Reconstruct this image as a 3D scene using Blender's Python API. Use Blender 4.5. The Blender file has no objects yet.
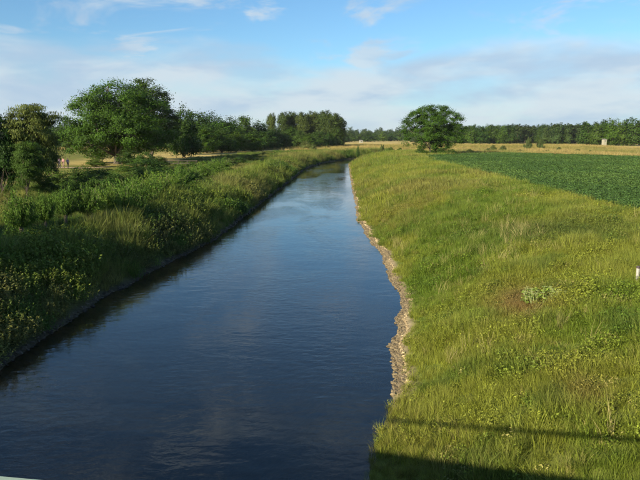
import bpy, bmesh, math, random
import numpy as np
from mathutils import Vector, Matrix, Euler

R = math.radians
C = bpy.context.scene.collection
sc = bpy.context.scene
rng = np.random.default_rng(7)

# ------------------------------------------------------------------ camera
CAM_H, FPX, PITCH = 8.0, 628.0, R(9.3)
cam_d = bpy.data.cameras.new('camera')
cam = bpy.data.objects.new('camera', cam_d); C.objects.link(cam)
cam.location = (0, 0, CAM_H)
cam.rotation_euler = (R(90) - PITCH, 0, 0)
cam_d.sensor_width = 36.0; cam_d.lens = 36.0 * FPX / 640.0
cam_d.clip_start = 0.1; cam_d.clip_end = 20000
sc.camera = cam

# ------------------------------------------------------------------ sun and sky
SUN_EL, SUN_AZ = R(21.3), R(40)          # light travels towards (sin az, cos az)
sun_d = bpy.data.lights.new('sun', 'SUN')
sun_d.energy = 5.0; sun_d.angle = R(0.53); sun_d.color = (1.0, 0.85, 0.60)
sun = bpy.data.objects.new('sun', sun_d); C.objects.link(sun)
ldir = Vector((math.sin(SUN_AZ) * math.cos(SUN_EL), math.cos(SUN_AZ) * math.cos(SUN_EL), -math.sin(SUN_EL)))
sun.rotation_euler = ldir.to_track_quat('-Z', 'Y').to_euler()
sun.location = (-60, -60, 60)

world = bpy.data.worlds.new('World'); sc.world = world
world.use_nodes = True
wn, wl = world.node_tree.nodes, world.node_tree.links
wn.clear()
def W(t, **kw):
    n = wn.new(t)
    for k, v in kw.items(): setattr(n, k, v)
    return n
def wmath(op, a, b=None, clamp=False):
    n = W('ShaderNodeMath', operation=op, use_clamp=clamp)
    for i, v in enumerate((a, b)):
        if v is None: continue
        if isinstance(v, (int, float)): n.inputs[i].default_value = v
        else: wl.new(v, n.inputs[i])
    return n.outputs[0]
def wstep(v, a, b, lo=0.0, hi=1.0):
    n = W('ShaderNodeMapRange', interpolation_type='SMOOTHSTEP')
    wl.new(v, n.inputs[0])
    for i, q in enumerate((a, b, lo, hi)): n.inputs[i + 1].default_value = q
    return n.outputs[0]
sky = W('ShaderNodeTexSky', sky_type='NISHITA')
sky.sun_disc = False; sky.sun_elevation = SUN_EL; sky.sun_rotation = math.pi + SUN_AZ
sky.altitude = 50; sky.air_density = 1.0; sky.dust_density = 0.6; sky.ozone_density = 1.6
tc = W('ShaderNodeTexCoord')
sep = W('ShaderNodeSeparateXYZ'); wl.new(tc.outputs['Generated'], sep.inputs[0])
zc = wmath('ADD', wmath('MAXIMUM', sep.outputs['Z'], 0.0), 0.05)
comb = W('ShaderNodeCombineXYZ')
wl.new(wmath('DIVIDE', sep.outputs['X'], zc), comb.inputs[0])
wl.new(wmath('DIVIDE', sep.outputs['Y'], zc), comb.inputs[1])
def wnoise(vec, scale, detail, rough, dist=0.0, off=(0, 0, 0), st=(1, 1, 1)):
    m = W('ShaderNodeMapping'); wl.new(vec, m.inputs[0])
    m.inputs['Location'].default_value = (off[0] + 3.4, off[1] + 1.8, off[2] + 4.6); m.inputs['Scale'].default_value = st
    n = W('ShaderNodeTexNoise'); wl.new(m.outputs[0], n.inputs['Vector'])
    n.inputs['Scale'].default_value = scale; n.inputs['Detail'].default_value = detail
    n.inputs['Roughness'].default_value = rough; n.inputs['Distortion'].default_value = dist
    return n.outputs['Fac']
# a far bank of thin pale cloud all round the horizon, its upper edge ragged, and a few wisps above it
gen = tc.outputs['Generated']
edge_n = wnoise(gen, 3.2, 4, 0.58, 0.5, (3.1, 1.7, .4), (1, 1, 3.0))
el = wmath('ADD', sep.outputs['Z'], wmath('MULTIPLY', wmath('SUBTRACT', edge_n, 0.5), 0.13))
bank = wstep(el, 0.145, 0.10)
streak = wnoise(gen, 5.0, 4, 0.55, 0.3, (9.3, 4.4, 1.0), (1, 1, 3.5))
bank = wmath('MULTIPLY', bank, wstep(streak, 0.28, 0.58, 0.52, 0.93))
wn_a = wnoise(gen, 5.5, 5, 0.60, 0.5, (1.35, 0.62, 2.2), (1, 1, 3.4))
wisp = wmath('MULTIPLY', wstep(wn_a, 0.505, 0.68), 0.80)
cov = wmath('MAXIMUM', bank, wisp)
br = wnoise(gen, 6.5, 4, 0.55, 0.3, (5.2, 8.8, 3.0), (1, 1, 3.2))
ccol = W('ShaderNodeMix', data_type='RGBA')
wl.new(wstep(br, 0.36, 0.64), ccol.inputs['Factor'])
CL = 6.3
ccol.inputs['A'].default_value = (.58 * CL, .75 * CL, .95 * CL, 1)
ccol.inputs['B'].default_value = (.82 * CL, .93 * CL, 1.02 * CL, 1)
tint = W('ShaderNodeMix', data_type='RGBA', blend_type='MULTIPLY'); tint.inputs['Factor'].default_value = 1
wl.new(sky.outputs[0], tint.inputs['A']); tint.inputs['B'].default_value = (.68, .98, 1.20, 1)
mixs = W('ShaderNodeMix', data_type='RGBA')
wl.new(cov, mixs.inputs['Factor']); wl.new(tint.outputs['Result'], mixs.inputs['A']); wl.new(ccol.outputs['Result'], mixs.inputs['B'])
bg = W('ShaderNodeBackground'); bg.inputs['Strength'].default_value = 0.058
wl.new(mixs.outputs['Result'], bg.inputs['Color'])
wo = W('ShaderNodeOutputWorld'); wl.new(bg.outputs[0], wo.inputs[0])

vs = sc.view_settings
vs.view_transform = 'Standard'; vs.look = 'None'; vs.exposure = 1.15; vs.gamma = 1.0; vs.use_curve_mapping = False
sc.render.engine = 'CYCLES'
sc.cycles.use_denoising = True; sc.cycles.use_adaptive_sampling = True; sc.cycles.adaptive_threshold = 0.025
sc.cycles.max_bounces = 4; sc.cycles.diffuse_bounces = 2; sc.cycles.glossy_bounces = 2
sc.cycles.transmission_bounces = 4; sc.cycles.transparent_max_bounces = 6; sc.cycles.volume_bounces = 0
sc.cycles.caustics_reflective = False; sc.cycles.caustics_refractive = False

# ------------------------------------------------------------------ pixel helpers (photo is 640 x 480)
def ray(px, py):
    u, v = (px - 320) / FPX, (240 - py) / FPX
    c, s = math.cos(PITCH), math.sin(PITCH)
    return np.array([u, c + v * s, -s + v * c])
def on_z(px, py, z):
    d = ray(px, py); t = (z - CAM_H) / d[2]
    return d * t + np.array([0, 0, CAM_H])
def at_y(px, py, Y):
    d = ray(px, py); t = Y / d[1]
    return d * t + np.array([0, 0, CAM_H])
def project(P):
    x, y, z = P[:, 0], P[:, 1], P[:, 2] - CAM_H
    c, s = math.cos(PITCH), math.sin(PITCH)
    dep = y * c - z * s
    up = y * s + z * c
    dep = np.where(dep < .1, .1, dep)
    return 320 + FPX * x / dep, 240 - FPX * up / dep, dep
def in_view(P, m=60, bottom=80):
    px, py, dep = project(P)
    return (px > -m) & (px < 640 + m) & (py < 480 + bottom) & (dep > 1)

# ------------------------------------------------------------------ noise
def _hash(ix, iy, seed):
    h = (ix.astype(np.int64) * 374761393 + iy.astype(np.int64) * 668265263 + seed * 974634377) & 0xffffffff
    h = ((h ^ (h >> 13)) * 1274126177) & 0xffffffff
    h = h ^ (h >> 16)
    return (h & 0xffff) / 65535.0
def vnoise(x, y, seed=0):
    ix, iy = np.floor(x), np.floor(y)
    fx, fy = x - ix, y - iy
    fx, fy = fx * fx * (3 - 2 * fx), fy * fy * (3 - 2 * fy)
    a, b = _hash(ix, iy, seed), _hash(ix + 1, iy, seed)
    c, d = _hash(ix, iy + 1, seed), _hash(ix + 1, iy + 1, seed)
    return (a * (1 - fx) + b * fx) * (1 - fy) + (c * (1 - fx) + d * fx) * fy
def fbm(x, y, seed=0, o=4):
    t, a, n = 0, .5, 0
    for i in range(o):
        t = t + a * vnoise(x, y, seed + i * 17); n += a
        x, y, a = x * 2.03 + 11.3, y * 2.03 + 5.7, a * .5
    return t / n
def sstep(v, a, b):
    t = np.clip((v - a) / (b - a), 0, 1); return t * t * (3 - 2 * t)

# ------------------------------------------------------------------ mesh helpers
def mesh_np(name, V, F, attrs=None):
    """V (n,3); F (m,k) array of equal-size faces, or list of such arrays"""
    Fs = F if isinstance(F, list) else [F]
    me = bpy.data.meshes.new(name)
    me.vertices.add(len(V)); me.vertices.foreach_set('co', np.ascontiguousarray(V, dtype=np.float32).ravel())
    loops = np.concatenate([f.ravel() for f in Fs]).astype(np.int32)
    sizes = np.concatenate([np.full(len(f), f.shape[1]) for f in Fs])
    starts = np.concatenate([[0], np.cumsum(sizes)[:-1]]).astype(np.int32)
    me.loops.add(len(loops)); me.loops.foreach_set('vertex_index', loops)
    me.polygons.add(len(sizes)); me.polygons.foreach_set('loop_start', starts)
    me.update(calc_edges=True)
    for k, (dom, typ, arr) in (attrs or {}).items():
        a = me.attributes.new(k, typ, dom)
        fld = 'value' if typ in ('FLOAT', 'INT') else ('color' if typ == 'FLOAT_COLOR' else 'vector')
        a.data.foreach_set(fld, np.ascontiguousarray(arr).ravel())
    return me
def obj(name, me, mat=None, parent=None, loc=None, smooth=False):
    o = bpy.data.objects.new(name, me); C.objects.link(o)
    if mat and not me.materials: me.materials.append(mat)
    if smooth: me.polygons.foreach_set('use_smooth', np.ones(len(me.polygons), dtype=bool))
    if parent: o.parent = parent
    if loc is not None: o.location = loc
    return o
def tag(o, label=None, cat=None, group=None, kind=None):
    if label: o['label'] = label
    if cat: o['category'] = cat
    if group: o['group'] = group
    if kind: o['kind'] = kind
    return o
def empty(name, loc=(0, 0, 0), rz=0):
    e = bpy.data.objects.new(name, None); C.objects.link(e)
    e.location = loc; e.rotation_euler = (0, 0, rz); e.empty_display_size = .3
    return e
class Geo:
    """collects verts and faces of several shapes into one mesh"""
    def __init__(s): s.v, s.f = [], []
    def box(s, a, b, bev=0):
        bm = bmesh.new()
        bmesh.ops.create_cube(bm, size=1)
        for v in bm.verts:
            for i in range(3): v.co[i] = (a[i] + b[i]) / 2 + v.co[i] * (b[i] - a[i])
        if bev: bmesh.ops.bevel(bm, geom=bm.edges[:], offset=bev, segments=2, affect='EDGES', profile=.5)
        s._bm(bm); return s
    def _bm(s, bm):
        o = len(s.v); bm.verts.index_update()
        s.v += [tuple(v.co) for v in bm.verts]
        s.f += [tuple(v.index + o for v in f.verts) for f in bm.faces]
        bm.free()
    def tube(s, pts, rad, n=7):
        pts = [Vector(p) for p in pts]; o = len(s.v)
        for i, p in enumerate(pts):
            t = (pts[min(i + 1, len(pts) - 1)] - pts[max(i - 1, 0)]).normalized()
            a = t.cross(Vector((0.31, .92, .11))).normalized(); b = t.cross(a)
            for k in range(n):
                q = 2 * math.pi * k / n
                s.v.append(tuple(p + (a * math.cos(q) + b * math.sin(q)) * rad[i]))
        for i in range(len(pts) - 1):
            for k in range(n):
                s.f.append((o + i * n + k, o + i * n + (k + 1) % n, o + (i + 1) * n + (k + 1) % n, o + (i + 1) * n + k))
        s.f.append(tuple(o + k for k in range(n))[::-1])
        e = o + (len(pts) - 1) * n
        s.f.append(tuple(e + k for k in range(n)))
        return s
    def mesh(s, name):
        me = bpy.data.meshes.new(name); me.from_pydata(s.v, [], s.f); me.update(); return me

# ------------------------------------------------------------------ materials
def new_mat(name):
    m = bpy.data.materials.new(name); m.use_nodes = True
    m.node_tree.nodes.clear(); return m, m.node_tree.nodes, m.node_tree.links
def nd(ns, t, **kw):
    n = ns.new(t)
    for k, v in kw.items(): setattr(n, k, v)
    return n
def leaf_mat(name, color=None, var=.45, trans=.22, rough=.6, tip=None, spec=.12):
    """foliage; color None = take each scattered plant's own colour"""
    m, ns, ls = new_mat(name)
    at = nd(ns, 'ShaderNodeAttribute', attribute_name='lr')
    mr = nd(ns, 'ShaderNodeMapRange'); ls.new(at.outputs['Fac'], mr.inputs[0])
    mr.inputs[3].default_value = 1 - var; mr.inputs[4].default_value = 1 + var
    if color is None:
        ia = nd(ns, 'ShaderNodeAttribute', attribute_type='INSTANCER', attribute_name='col'); src = ia.outputs['Color']
    else:
        rgb = nd(ns, 'ShaderNodeRGB'); rgb.outputs[0].default_value = (*color, 1); src = rgb.outputs[0]
        oi = nd(ns, 'ShaderNodeObjectInfo')
        hs = nd(ns, 'ShaderNodeHueSaturation'); ls.new(src, hs.inputs['Color'])
        m1 = nd(ns, 'ShaderNodeMapRange'); ls.new(oi.outputs['Random'], m1.inputs[0]); m1.inputs[3].default_value = .485; m1.inputs[4].default_value = .515
        m2 = nd(ns, 'ShaderNodeMapRange'); ls.new(oi.outputs['Random'], m2.inputs[0]); m2.inputs[3].default_value = 1.15; m2.inputs[4].default_value = .85
        ls.new(m1.outputs[0], hs.inputs['Hue']); ls.new(m2.outputs[0], hs.inputs['Value']); src = hs.outputs[0]
    mul = nd(ns, 'ShaderNodeVectorMath', operation='SCALE'); ls.new(src, mul.inputs[0]); ls.new(mr.outputs[0], mul.inputs['Scale'])
    out = mul.outputs[0]
    if tip is not None:
        ta = nd(ns, 'ShaderNodeAttribute', attribute_name='tp')
        mx = nd(ns, 'ShaderNodeMix', data_type='RGBA'); ls.new(ta.outputs['Fac'], mx.inputs['Factor']); ls.new(out, mx.inputs['A'])
        mx.inputs['B'].default_value = (*tip, 1); out = mx.outputs['Result']
    p = nd(ns, 'ShaderNodeBsdfPrincipled'); ls.new(out, p.inputs['Base Color'])
    p.inputs['Roughness'].default_value = rough; p.inputs['Specular IOR Level'].default_value = spec
    t = nd(ns, 'ShaderNodeBsdfTranslucent'); ls.new(out, t.inputs['Color'])
    mxs = nd(ns, 'ShaderNodeMixShader'); mxs.inputs[0].default_value = trans
    ls.new(p.outputs[0], mxs.inputs[1]); ls.new(t.outputs[0], mxs.inputs[2])
    o = nd(ns, 'ShaderNodeOutputMaterial'); ls.new(mxs.outputs[0], o.inputs[0])
    return m
def plain_mat(name, c1, c2=None, scale=6, rough=.8, bump=.3, stretch=(1, 1, 1), metal=0, inst=False):
    m, ns, ls = new_mat(name)
    tcn = nd(ns, 'ShaderNodeTexCoord'); mp = nd(ns, 'ShaderNodeMapping'); mp.inputs['Scale'].default_value = stretch
    ls.new(tcn.outputs['Object'], mp.inputs[0])
    no = nd(ns, 'ShaderNodeTexNoise'); ls.new(mp.outputs[0], no.inputs['Vector'])
    no.inputs['Scale'].default_value = scale; no.inputs['Detail'].default_value = 6
    mr = nd(ns, 'ShaderNodeMapRange'); ls.new(no.outputs['Fac'], mr.inputs[0]); mr.inputs[1].default_value = .3; mr.inputs[2].default_value = .7
    mx = nd(ns, 'ShaderNodeMix', data_type='RGBA'); ls.new(mr.outputs[0], mx.inputs['Factor'])
    mx.inputs['A'].default_value = (*c1, 1); mx.inputs['B'].default_value = (*(c2 or c1), 1)
    out = mx.outputs['Result']
    if inst:
        ia = nd(ns, 'ShaderNodeAttribute', attribute_type='INSTANCER', attribute_name='col')
        mu = nd(ns, 'ShaderNodeMix', data_type='RGBA', blend_type='MULTIPLY'); mu.inputs['Factor'].default_value = 1
        ls.new(out, mu.inputs['A']); ls.new(ia.outputs['Color'], mu.inputs['B']); out = mu.outputs['Result']
    p = nd(ns, 'ShaderNodeBsdfPrincipled'); ls.new(out, p.inputs['Base Color'])
    p.inputs['Roughness'].default_value = rough; p.inputs['Metallic'].default_value = metal
    b = nd(ns, 'ShaderNodeBump'); b.inputs['Strength'].default_value = bump; b.inputs['Distance'].default_value = .02
    ls.new(no.outputs['Fac'], b.inputs['Height']); ls.new(b.outputs[0], p.inputs['Normal'])
    o = nd(ns, 'ShaderNodeOutputMaterial'); ls.new(p.outputs[0], o.inputs[0])
    return m

# ------------------------------------------------------------------ river edges
Lpx = [(0, 372), (50, 336), (100, 300), (150, 273), (200, 248), (218, 238), (240, 220), (263, 202), (278, 190), (291, 180.5), (304, 169.5), (322, 163), (347, 159.2)]
Rpx = [(367, 480), (378, 440), (385, 415), (395, 388), (390, 362), (394, 335), (402, 309), (398, 292), (390, 275), (382, 256), (368, 236), (358, 220), (356, 205), (353, 190), (350, 172), (349, 164)]
Lp = [(-13.5, -200), (-11.6, -30)] + [tuple(on_z(x, y, 0)[:2]) for x, y in Lpx] + [(32, 270), (75, 288), (160, 304), (900, 350)]
Rp = [(-1.5, -200), (-.6, -30), (.3, 6)] + [tuple(on_z(x, y, 0)[:2]) for x, y in Rpx] + [(13.5, 214), (26, 236), (52, 254), (105, 268), (900, 318)]
Lp, Rp = np.array(Lp, float), np.array(Rp, float)
def refine(P, amp, seed):                      # natural wobble of the water's edge
    seg = np.linalg.norm(np.diff(P, axis=0), axis=1); s = np.concatenate([[0], np.cumsum(seg)])
    keep = (P[:, 1] > -35) & (P[:, 1] < 150)
    q = np.unique(np.concatenate([s, np.arange(s[keep][0], s[keep][-1], .8)]))
    x, y = np.interp(q, s, P[:, 0]), np.interp(q, s, P[:, 1])
    x = x + amp * (fbm(q * .55, q * 0, seed, 3) - .5) * np.clip(1 - (y - 60) / 150, .3, 1)
    return np.stack([x, y], 1)
Lp, Rp = refine(Lp, .5, 3), refine(Rp, .5, 9)
poly = np.concatenate([Lp, Rp[::-1]])
def dist_poly(P, x, y):
    d = np.full(x.shape, 1e9)
    for a, b in zip(P[:-1], P[1:]):
        e = b - a; L2 = e @ e + 1e-9
        t = np.clip(((x - a[0]) * e[0] + (y - a[1]) * e[1]) / L2, 0, 1)
        d = np.minimum(d, (x - a[0] - t * e[0]) ** 2 + (y - a[1] - t * e[1]) ** 2)
    return np.sqrt(d)
def in_poly(PL, x, y):
    ins = np.zeros(x.shape, bool)
    n = len(PL)
    for i in range(n):
        x1, y1 = PL[i]; x2, y2 = PL[(i + 1) % n]
        if y1 == y2: continue
        c = ((y1 > y) != (y2 > y)) & (x < (x2 - x1) * (y - y1) / (y2 - y1) + x1)
        ins ^= c
    return ins
def river(x, y):
    """(distance to the left edge, to the right edge, in the water)"""
    return dist_poly(Lp, x, y), dist_poly(Rp, x, y), in_poly(poly, x, y)
def height(x, y, rv=None):
    dl, dr, wet = rv or river(x, y)
    left = dl < dr
    n1 = fbm(x * .35, y * .35, 21, 3) - .5; n2 = fbm(x * .07, y * .07, 5, 3) - .5
    zl = np.interp(dl, [0, .45, 1.0, 2.2, 4.6, 7, 12, 25, 45], [-.04, .22, .5, 1.15, 2.05, 2.35, 2.45, 2.6, 3.0])
    zr = np.interp(dr, [0, .4, .75, 1.6, 4, 7, 11, 15, 18], [-.04, .08, .16, .5, 1.5, 2.45, 3.0, 3.05, 3.0])
    d = np.where(left, dl, dr)
    z = np.where(left, zl, zr) + n1 * .28 * np.clip(d / 2, 0, 1) * np.clip(1 - d / 60, .15, 1) + n2 * .35 * np.clip(d / 6, 0, 1) * np.clip(1 - d / 60, 0, 1)
    dw = np.minimum(dl, dr)
    shelf = sstep(fbm(x * .16 + 3, y * .07, 33, 3), .5, .62)
    bed_l = np.interp(dl, [0, .5, 1.5, 3.2, 5.5], [-.04, -.2, -.45, -1.0, -1.5]) * (1 - .45 * shelf * sstep(dl, 4, 1))
    bed_r = np.interp(dr, [0, .5, 1.5, 3, 5.5], [-.04, -.22, -.55, -1.1, -1.5]) * (1 - .5 * shelf * sstep(dr, 4, 1))
    bed = np.maximum(bed_l, bed_r) + .12 * n1 * np.clip(dw, 0, 1)
    return np.where(wet, np.minimum(bed, -.03), np.maximum(z, .0))

CROP = np.array([(20.6, 20), (20.8, 40.5), (21.5, 70), (23.0, 120), (24.3, 150), tuple(on_z(420, 157.5, 3)[:2]), tuple(on_z(452, 155.7, 3)[:2]),
                 tuple(on_z(500, 154.2, 3)[:2]), tuple(on_z(575, 156, 3)[:2]), tuple(on_z(640, 158.2, 3)[:2]), tuple(on_z(760, 160, 3)[:2]), (170, 60), (170, 20)])

# ------------------------------------------------------------------ ground
def zone_color(x, y, rv):
    dl, dr, wet = rv
    left = dl < dr
    n = fbm(x * .06, y * .06, 51, 4); nf = fbm(x * .5, y * .5, 77, 3); nl = fbm(x * .012, y * .03, 14, 4)
    def mixc(a, b, t): return np.array(a)[None, :] * (1 - t[:, None]) + np.array(b)[None, :] * t[:, None]
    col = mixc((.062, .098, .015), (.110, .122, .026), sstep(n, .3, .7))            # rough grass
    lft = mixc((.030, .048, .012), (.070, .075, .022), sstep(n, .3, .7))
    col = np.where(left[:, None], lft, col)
    dryr = mixc((.30, .235, .085), (.22, .20, .07), sstep(nl, .35, .62))               # dry meadow beyond
    t = (~left) * sstep(y + 14 * (n - .5), 138, 160) * (1 - (dr < 12) * sstep(y, 260, 200))
    col = col * (1 - t[:, None]) + dryr * t[:, None]
    far = sstep(y, 255, 300)
    col = col * (1 - far[:, None]) + mixc((.34, .26, .10), (.24, .21, .07), sstep(nl, .35, .62)) * far[:, None]
    # left: pasture, mown hay field
    th = left * sstep(dl + 5 * (n - .5), 20, 27) * sstep(y, 62, 75)
    past = mixc((.14, .15, .030), (.19, .175, .045), sstep(nl, .35, .65))
    col = col * (1 - th[:, None]) + past * th[:, None]
    hx = left * sstep(x, -60, -45) * sstep(dl + 4 * (n - .5), 11, 17) * sstep(y + 6 * (n - .5), 112, 122)
    col = col * (1 - hx[:, None]) + mixc((.42, .33, .12), (.36, .29, .11), nl) * hx[:, None]
    crop = in_poly(CROP, x + .8 * (nf - .5), y + 1.5 * (nf - .5))
    col = np.where(crop[:, None], np.array((.030, .050, .016))[None, :], col)
    # worn track beside the crop
    tr = np.exp(-((x - (18.2 + .006 * y) + 1.2 * (n - .5)) / .55) ** 2) * (~left) * sstep(y, 55, 95) * sstep(y, 172, 150) * sstep(nf + .15 * n, .3, .55)
    col = col * (1 - tr[:, None]) + np.array((.32, .26, .12))[None, :] * tr[:, None]
    # stony margin and river bed
    st = np.where(left, sstep(dl, .5, .25), sstep(dr, .85, .5) * sstep(y, 15, 19))
    col = col * (1 - st[:, None]) + np.where(left[:, None], np.array((.055, .05, .032))[None, :], np.array((.26, .21, .13))[None, :]) * st[:, None]
    sh = fbm(x * .5, y * .22, 91, 4)
    dw = np.minimum(dl, dr)
    bedc = mixc((.085, .066, .040), (.20, .145, .065), sstep(sh, .47, .66) * sstep(dw, 3.4, .8))
    for cx, cy, rx, ry in ((378, 322, 26, 20), (368, 362, 24, 12), (396, 395, 14, 26), (25, 398, 40, 16), (75, 372, 40, 12), (120, 345, 40, 9), (150, 300, 25, 12), (345, 205, 12, 12), (300, 250, 40, 10)):
        w_ = on_z(cx, cy, -.35); ex = rx / FPX * w_[1]; ey = ry / FPX * w_[1] ** 2 / CAM_H * .9
        g_ = np.exp(-((x - w_[0]) / ex) ** 2 - ((y - w_[1]) / ey) ** 2) * sstep(fbm(x * 1.3, y * .6, 95, 4), .38, .62)
        bedc = bedc * (1 - .85 * g_[:, None]) + np.array((.36, .26, .11))[None, :] * .85 * g_[:, None]
    bedc = np.where((dw < .4)[:, None], bedc * .9 + .01, bedc)
    col = np.where(wet[:, None], bedc, col)
    return col
def axis(*segs):
    out = []
    for a, b, s0, s1 in segs:
        v, n = a, 0
        while v < b:
            out.append(v); v += s0 + (s1 - s0) * (v - a) / (b - a)
    return np.array(out)
xs = np.concatenate([-axis((22, 60, .6, 3), (60, 300, 4, 20), (300, 6000, 30, 700))[::-1], axis((-22, -12.5, .5, .3), (-12.5, -3, .25, .25), (-3, 0, .5, .3), (0, 9, .2, .25), (9, 24, .4, .6), (24, 80, .8, 4), (80, 300, 5, 20), (300, 6000, 30, 700))])
ys = np.concatenate([axis((-200, -20, 15, 4), (-20, 10, 2, .5), (10, 45, .25, .4), (45, 120, .45, 1.2), (120, 310, 1.4, 4), (310, 1000, 6, 40), (1000, 9000, 60, 900))])
gx, gy = np.meshgrid(xs, ys)
fx, fy = gx.ravel(), gy.ravel()
rv = river(fx, fy)
fz = height(fx, fy, rv)
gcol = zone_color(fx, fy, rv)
nx, ny = len(xs), len(ys)
ii = (np.arange(ny - 1)[:, None] * nx + np.arange(nx - 1)[None, :]).ravel()
GF = np.stack([ii, ii + 1, ii + nx + 1, ii + nx], 1)
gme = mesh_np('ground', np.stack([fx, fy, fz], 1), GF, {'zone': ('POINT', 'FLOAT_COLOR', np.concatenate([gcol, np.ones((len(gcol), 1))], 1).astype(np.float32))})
gm, ns, ls = new_mat('soil_and_turf')
za = nd(ns, 'ShaderNodeAttribute', attribute_name='zone')
tcn = nd(ns, 'ShaderNodeTexCoord')
n1 = nd(ns, 'ShaderNodeTexNoise'); n1.inputs['Scale'].default_value = 3.0; n1.inputs['Detail'].default_value = 8; ls.new(tcn.outputs['Object'], n1.inputs['Vector'])
n2 = nd(ns, 'ShaderNodeTexNoise'); n2.inputs['Scale'].default_value = .22; n2.inputs['Detail'].default_value = 7; ls.new(tcn.outputs['Object'], n2.inputs['Vector'])
ad = nd(ns, 'ShaderNodeMath', operation='ADD'); ls.new(n1.outputs['Fac'], ad.inputs[0]); ls.new(n2.outputs['Fac'], ad.inputs[1])
mr = nd(ns, 'ShaderNodeMapRange'); ls.new(ad.outputs[0], mr.inputs[0]); mr.inputs[1].default_value = .7; mr.inputs[2].default_value = 1.3; mr.inputs[3].default_value = .6; mr.inputs[4].default_value = 1.4
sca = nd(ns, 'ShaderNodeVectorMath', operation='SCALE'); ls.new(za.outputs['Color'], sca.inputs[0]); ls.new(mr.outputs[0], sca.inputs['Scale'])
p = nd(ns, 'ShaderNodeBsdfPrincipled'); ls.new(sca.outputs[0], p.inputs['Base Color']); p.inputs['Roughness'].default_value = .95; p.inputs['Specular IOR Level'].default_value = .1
bp = nd(ns, 'ShaderNodeBump'); bp.inputs['Strength'].default_value = .8; bp.inputs['Distance'].default_value = .12; ls.new(n1.outputs['Fac'], bp.inputs['Height']); ls.new(bp.outputs[0], p.inputs['Normal'])
o = nd(ns, 'ShaderNodeOutputMaterial'); ls.new(p.outputs[0], o.inputs[0])
ground = tag(obj('ground', gme, gm, smooth=True), kind='structure')
ground['label'] = 'river banks, meadows and fields on the flood plain'

# ------------------------------------------------------------------ water
wx = np.concatenate([axis((-26, 16, 1.5, 1.5)), axis((16, 1000, 4, 60))]); wy = axis((-200, -20, 20, 5), (-20, 340, 2, 6))
wgx, wgy = np.meshgrid(wx, wy)
ii = (np.arange(len(wy) - 1)[:, None] * len(wx) + np.arange(len(wx) - 1)[None, :]).ravel()
wme = mesh_np('river_water', np.stack([wgx.ravel(), wgy.ravel(), np.zeros(wgx.size)], 1), np.stack([ii, ii + 1, ii + len(wx) + 1, ii + len(wx)], 1))
wm, ns, ls = new_mat('river_water')
tcn = nd(ns, 'ShaderNodeTexCoord')
def wno(scale, det, st, dist=0.0, rough=.5):
    mp = nd(ns, 'ShaderNodeMapping'); mp.inputs['Scale'].default_value = st; ls.new(tcn.outputs['Object'], mp.inputs[0])
    n = nd(ns, 'ShaderNodeTexNoise'); n.inputs['Scale'].default_value = scale; n.inputs['Detail'].default_value = det
    n.inputs['Distortion'].default_value = dist; n.inputs['Roughness'].default_value = rough
    ls.new(mp.outputs[0], n.inputs['Vector']); return n.outputs['Fac']
rip = wno(1.9, 4, (1, 1.7, 1), .4, .55)
swell = wno(.35, 3, (1, 1.5, 1), .8)
patch = wno(.16, 4, (1.0, .38, 1), .6, .6)
pm = nd(ns, 'ShaderNodeMapRange', interpolation_type='SMOOTHSTEP'); ls.new(patch, pm.inputs[0]); pm.inputs[1].default_value = .42; pm.inputs[2].default_value = .62; pm.inputs[3].default_value = .25; pm.inputs[4].default_value = 1.0
rs = nd(ns, 'ShaderNodeMath', operation='MULTIPLY'); ls.new(rip, rs.inputs[0]); ls.new(pm.outputs[0], rs.inputs[1])
sw = nd(ns, 'ShaderNodeMath', operation='MULTIPLY_ADD'); ls.new(swell, sw.inputs[0]); sw.inputs[1].default_value = .9; ls.new(rs.outputs[0], sw.inputs[2])
bp = nd(ns, 'ShaderNodeBump'); bp.inputs['Strength'].default_value = .36; bp.inputs['Distance'].default_value = .05; ls.new(sw.outputs[0], bp.inputs['Height'])
fr = nd(ns, 'ShaderNodeFresnel'); fr.inputs['IOR'].default_value = 1.40; ls.new(bp.outputs[0], fr.inputs['Normal'])
gl = nd(ns, 'ShaderNodeBsdfGlossy'); gl.inputs['Roughness'].default_value = .02; gl.inputs['Color'].default_value = (1, 1, 1, 1); ls.new(bp.outputs[0], gl.inputs['Normal'])
tr = nd(ns, 'ShaderNodeBsdfTransparent'); tr.inputs['Color'].default_value = (.74, .66, .50, 1)
sl = nd(ns, 'ShaderNodeBsdfDiffuse'); sl.inputs['Color'].default_value = (.05, .062, .065, 1)     # fine silt hanging in the water
ms = nd(ns, 'ShaderNodeMixShader'); ms.inputs[0].default_value = .10; ls.new(tr.outputs[0], ms.inputs[1]); ls.new(sl.outputs[0], ms.inputs[2])
mx = nd(ns, 'ShaderNodeMixShader'); ls.new(fr.outputs[0], mx.inputs[0]); ls.new(ms.outputs[0], mx.inputs[1]); ls.new(gl.outputs[0], mx.inputs[2])
o = nd(ns, 'ShaderNodeOutputMaterial'); ls.new(mx.outputs[0], o.inputs[0])
water = tag(obj('river_water', wme, wm, smooth=True), kind='structure'); water['label'] = 'calm blue river water with ripples between the two banks'

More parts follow.
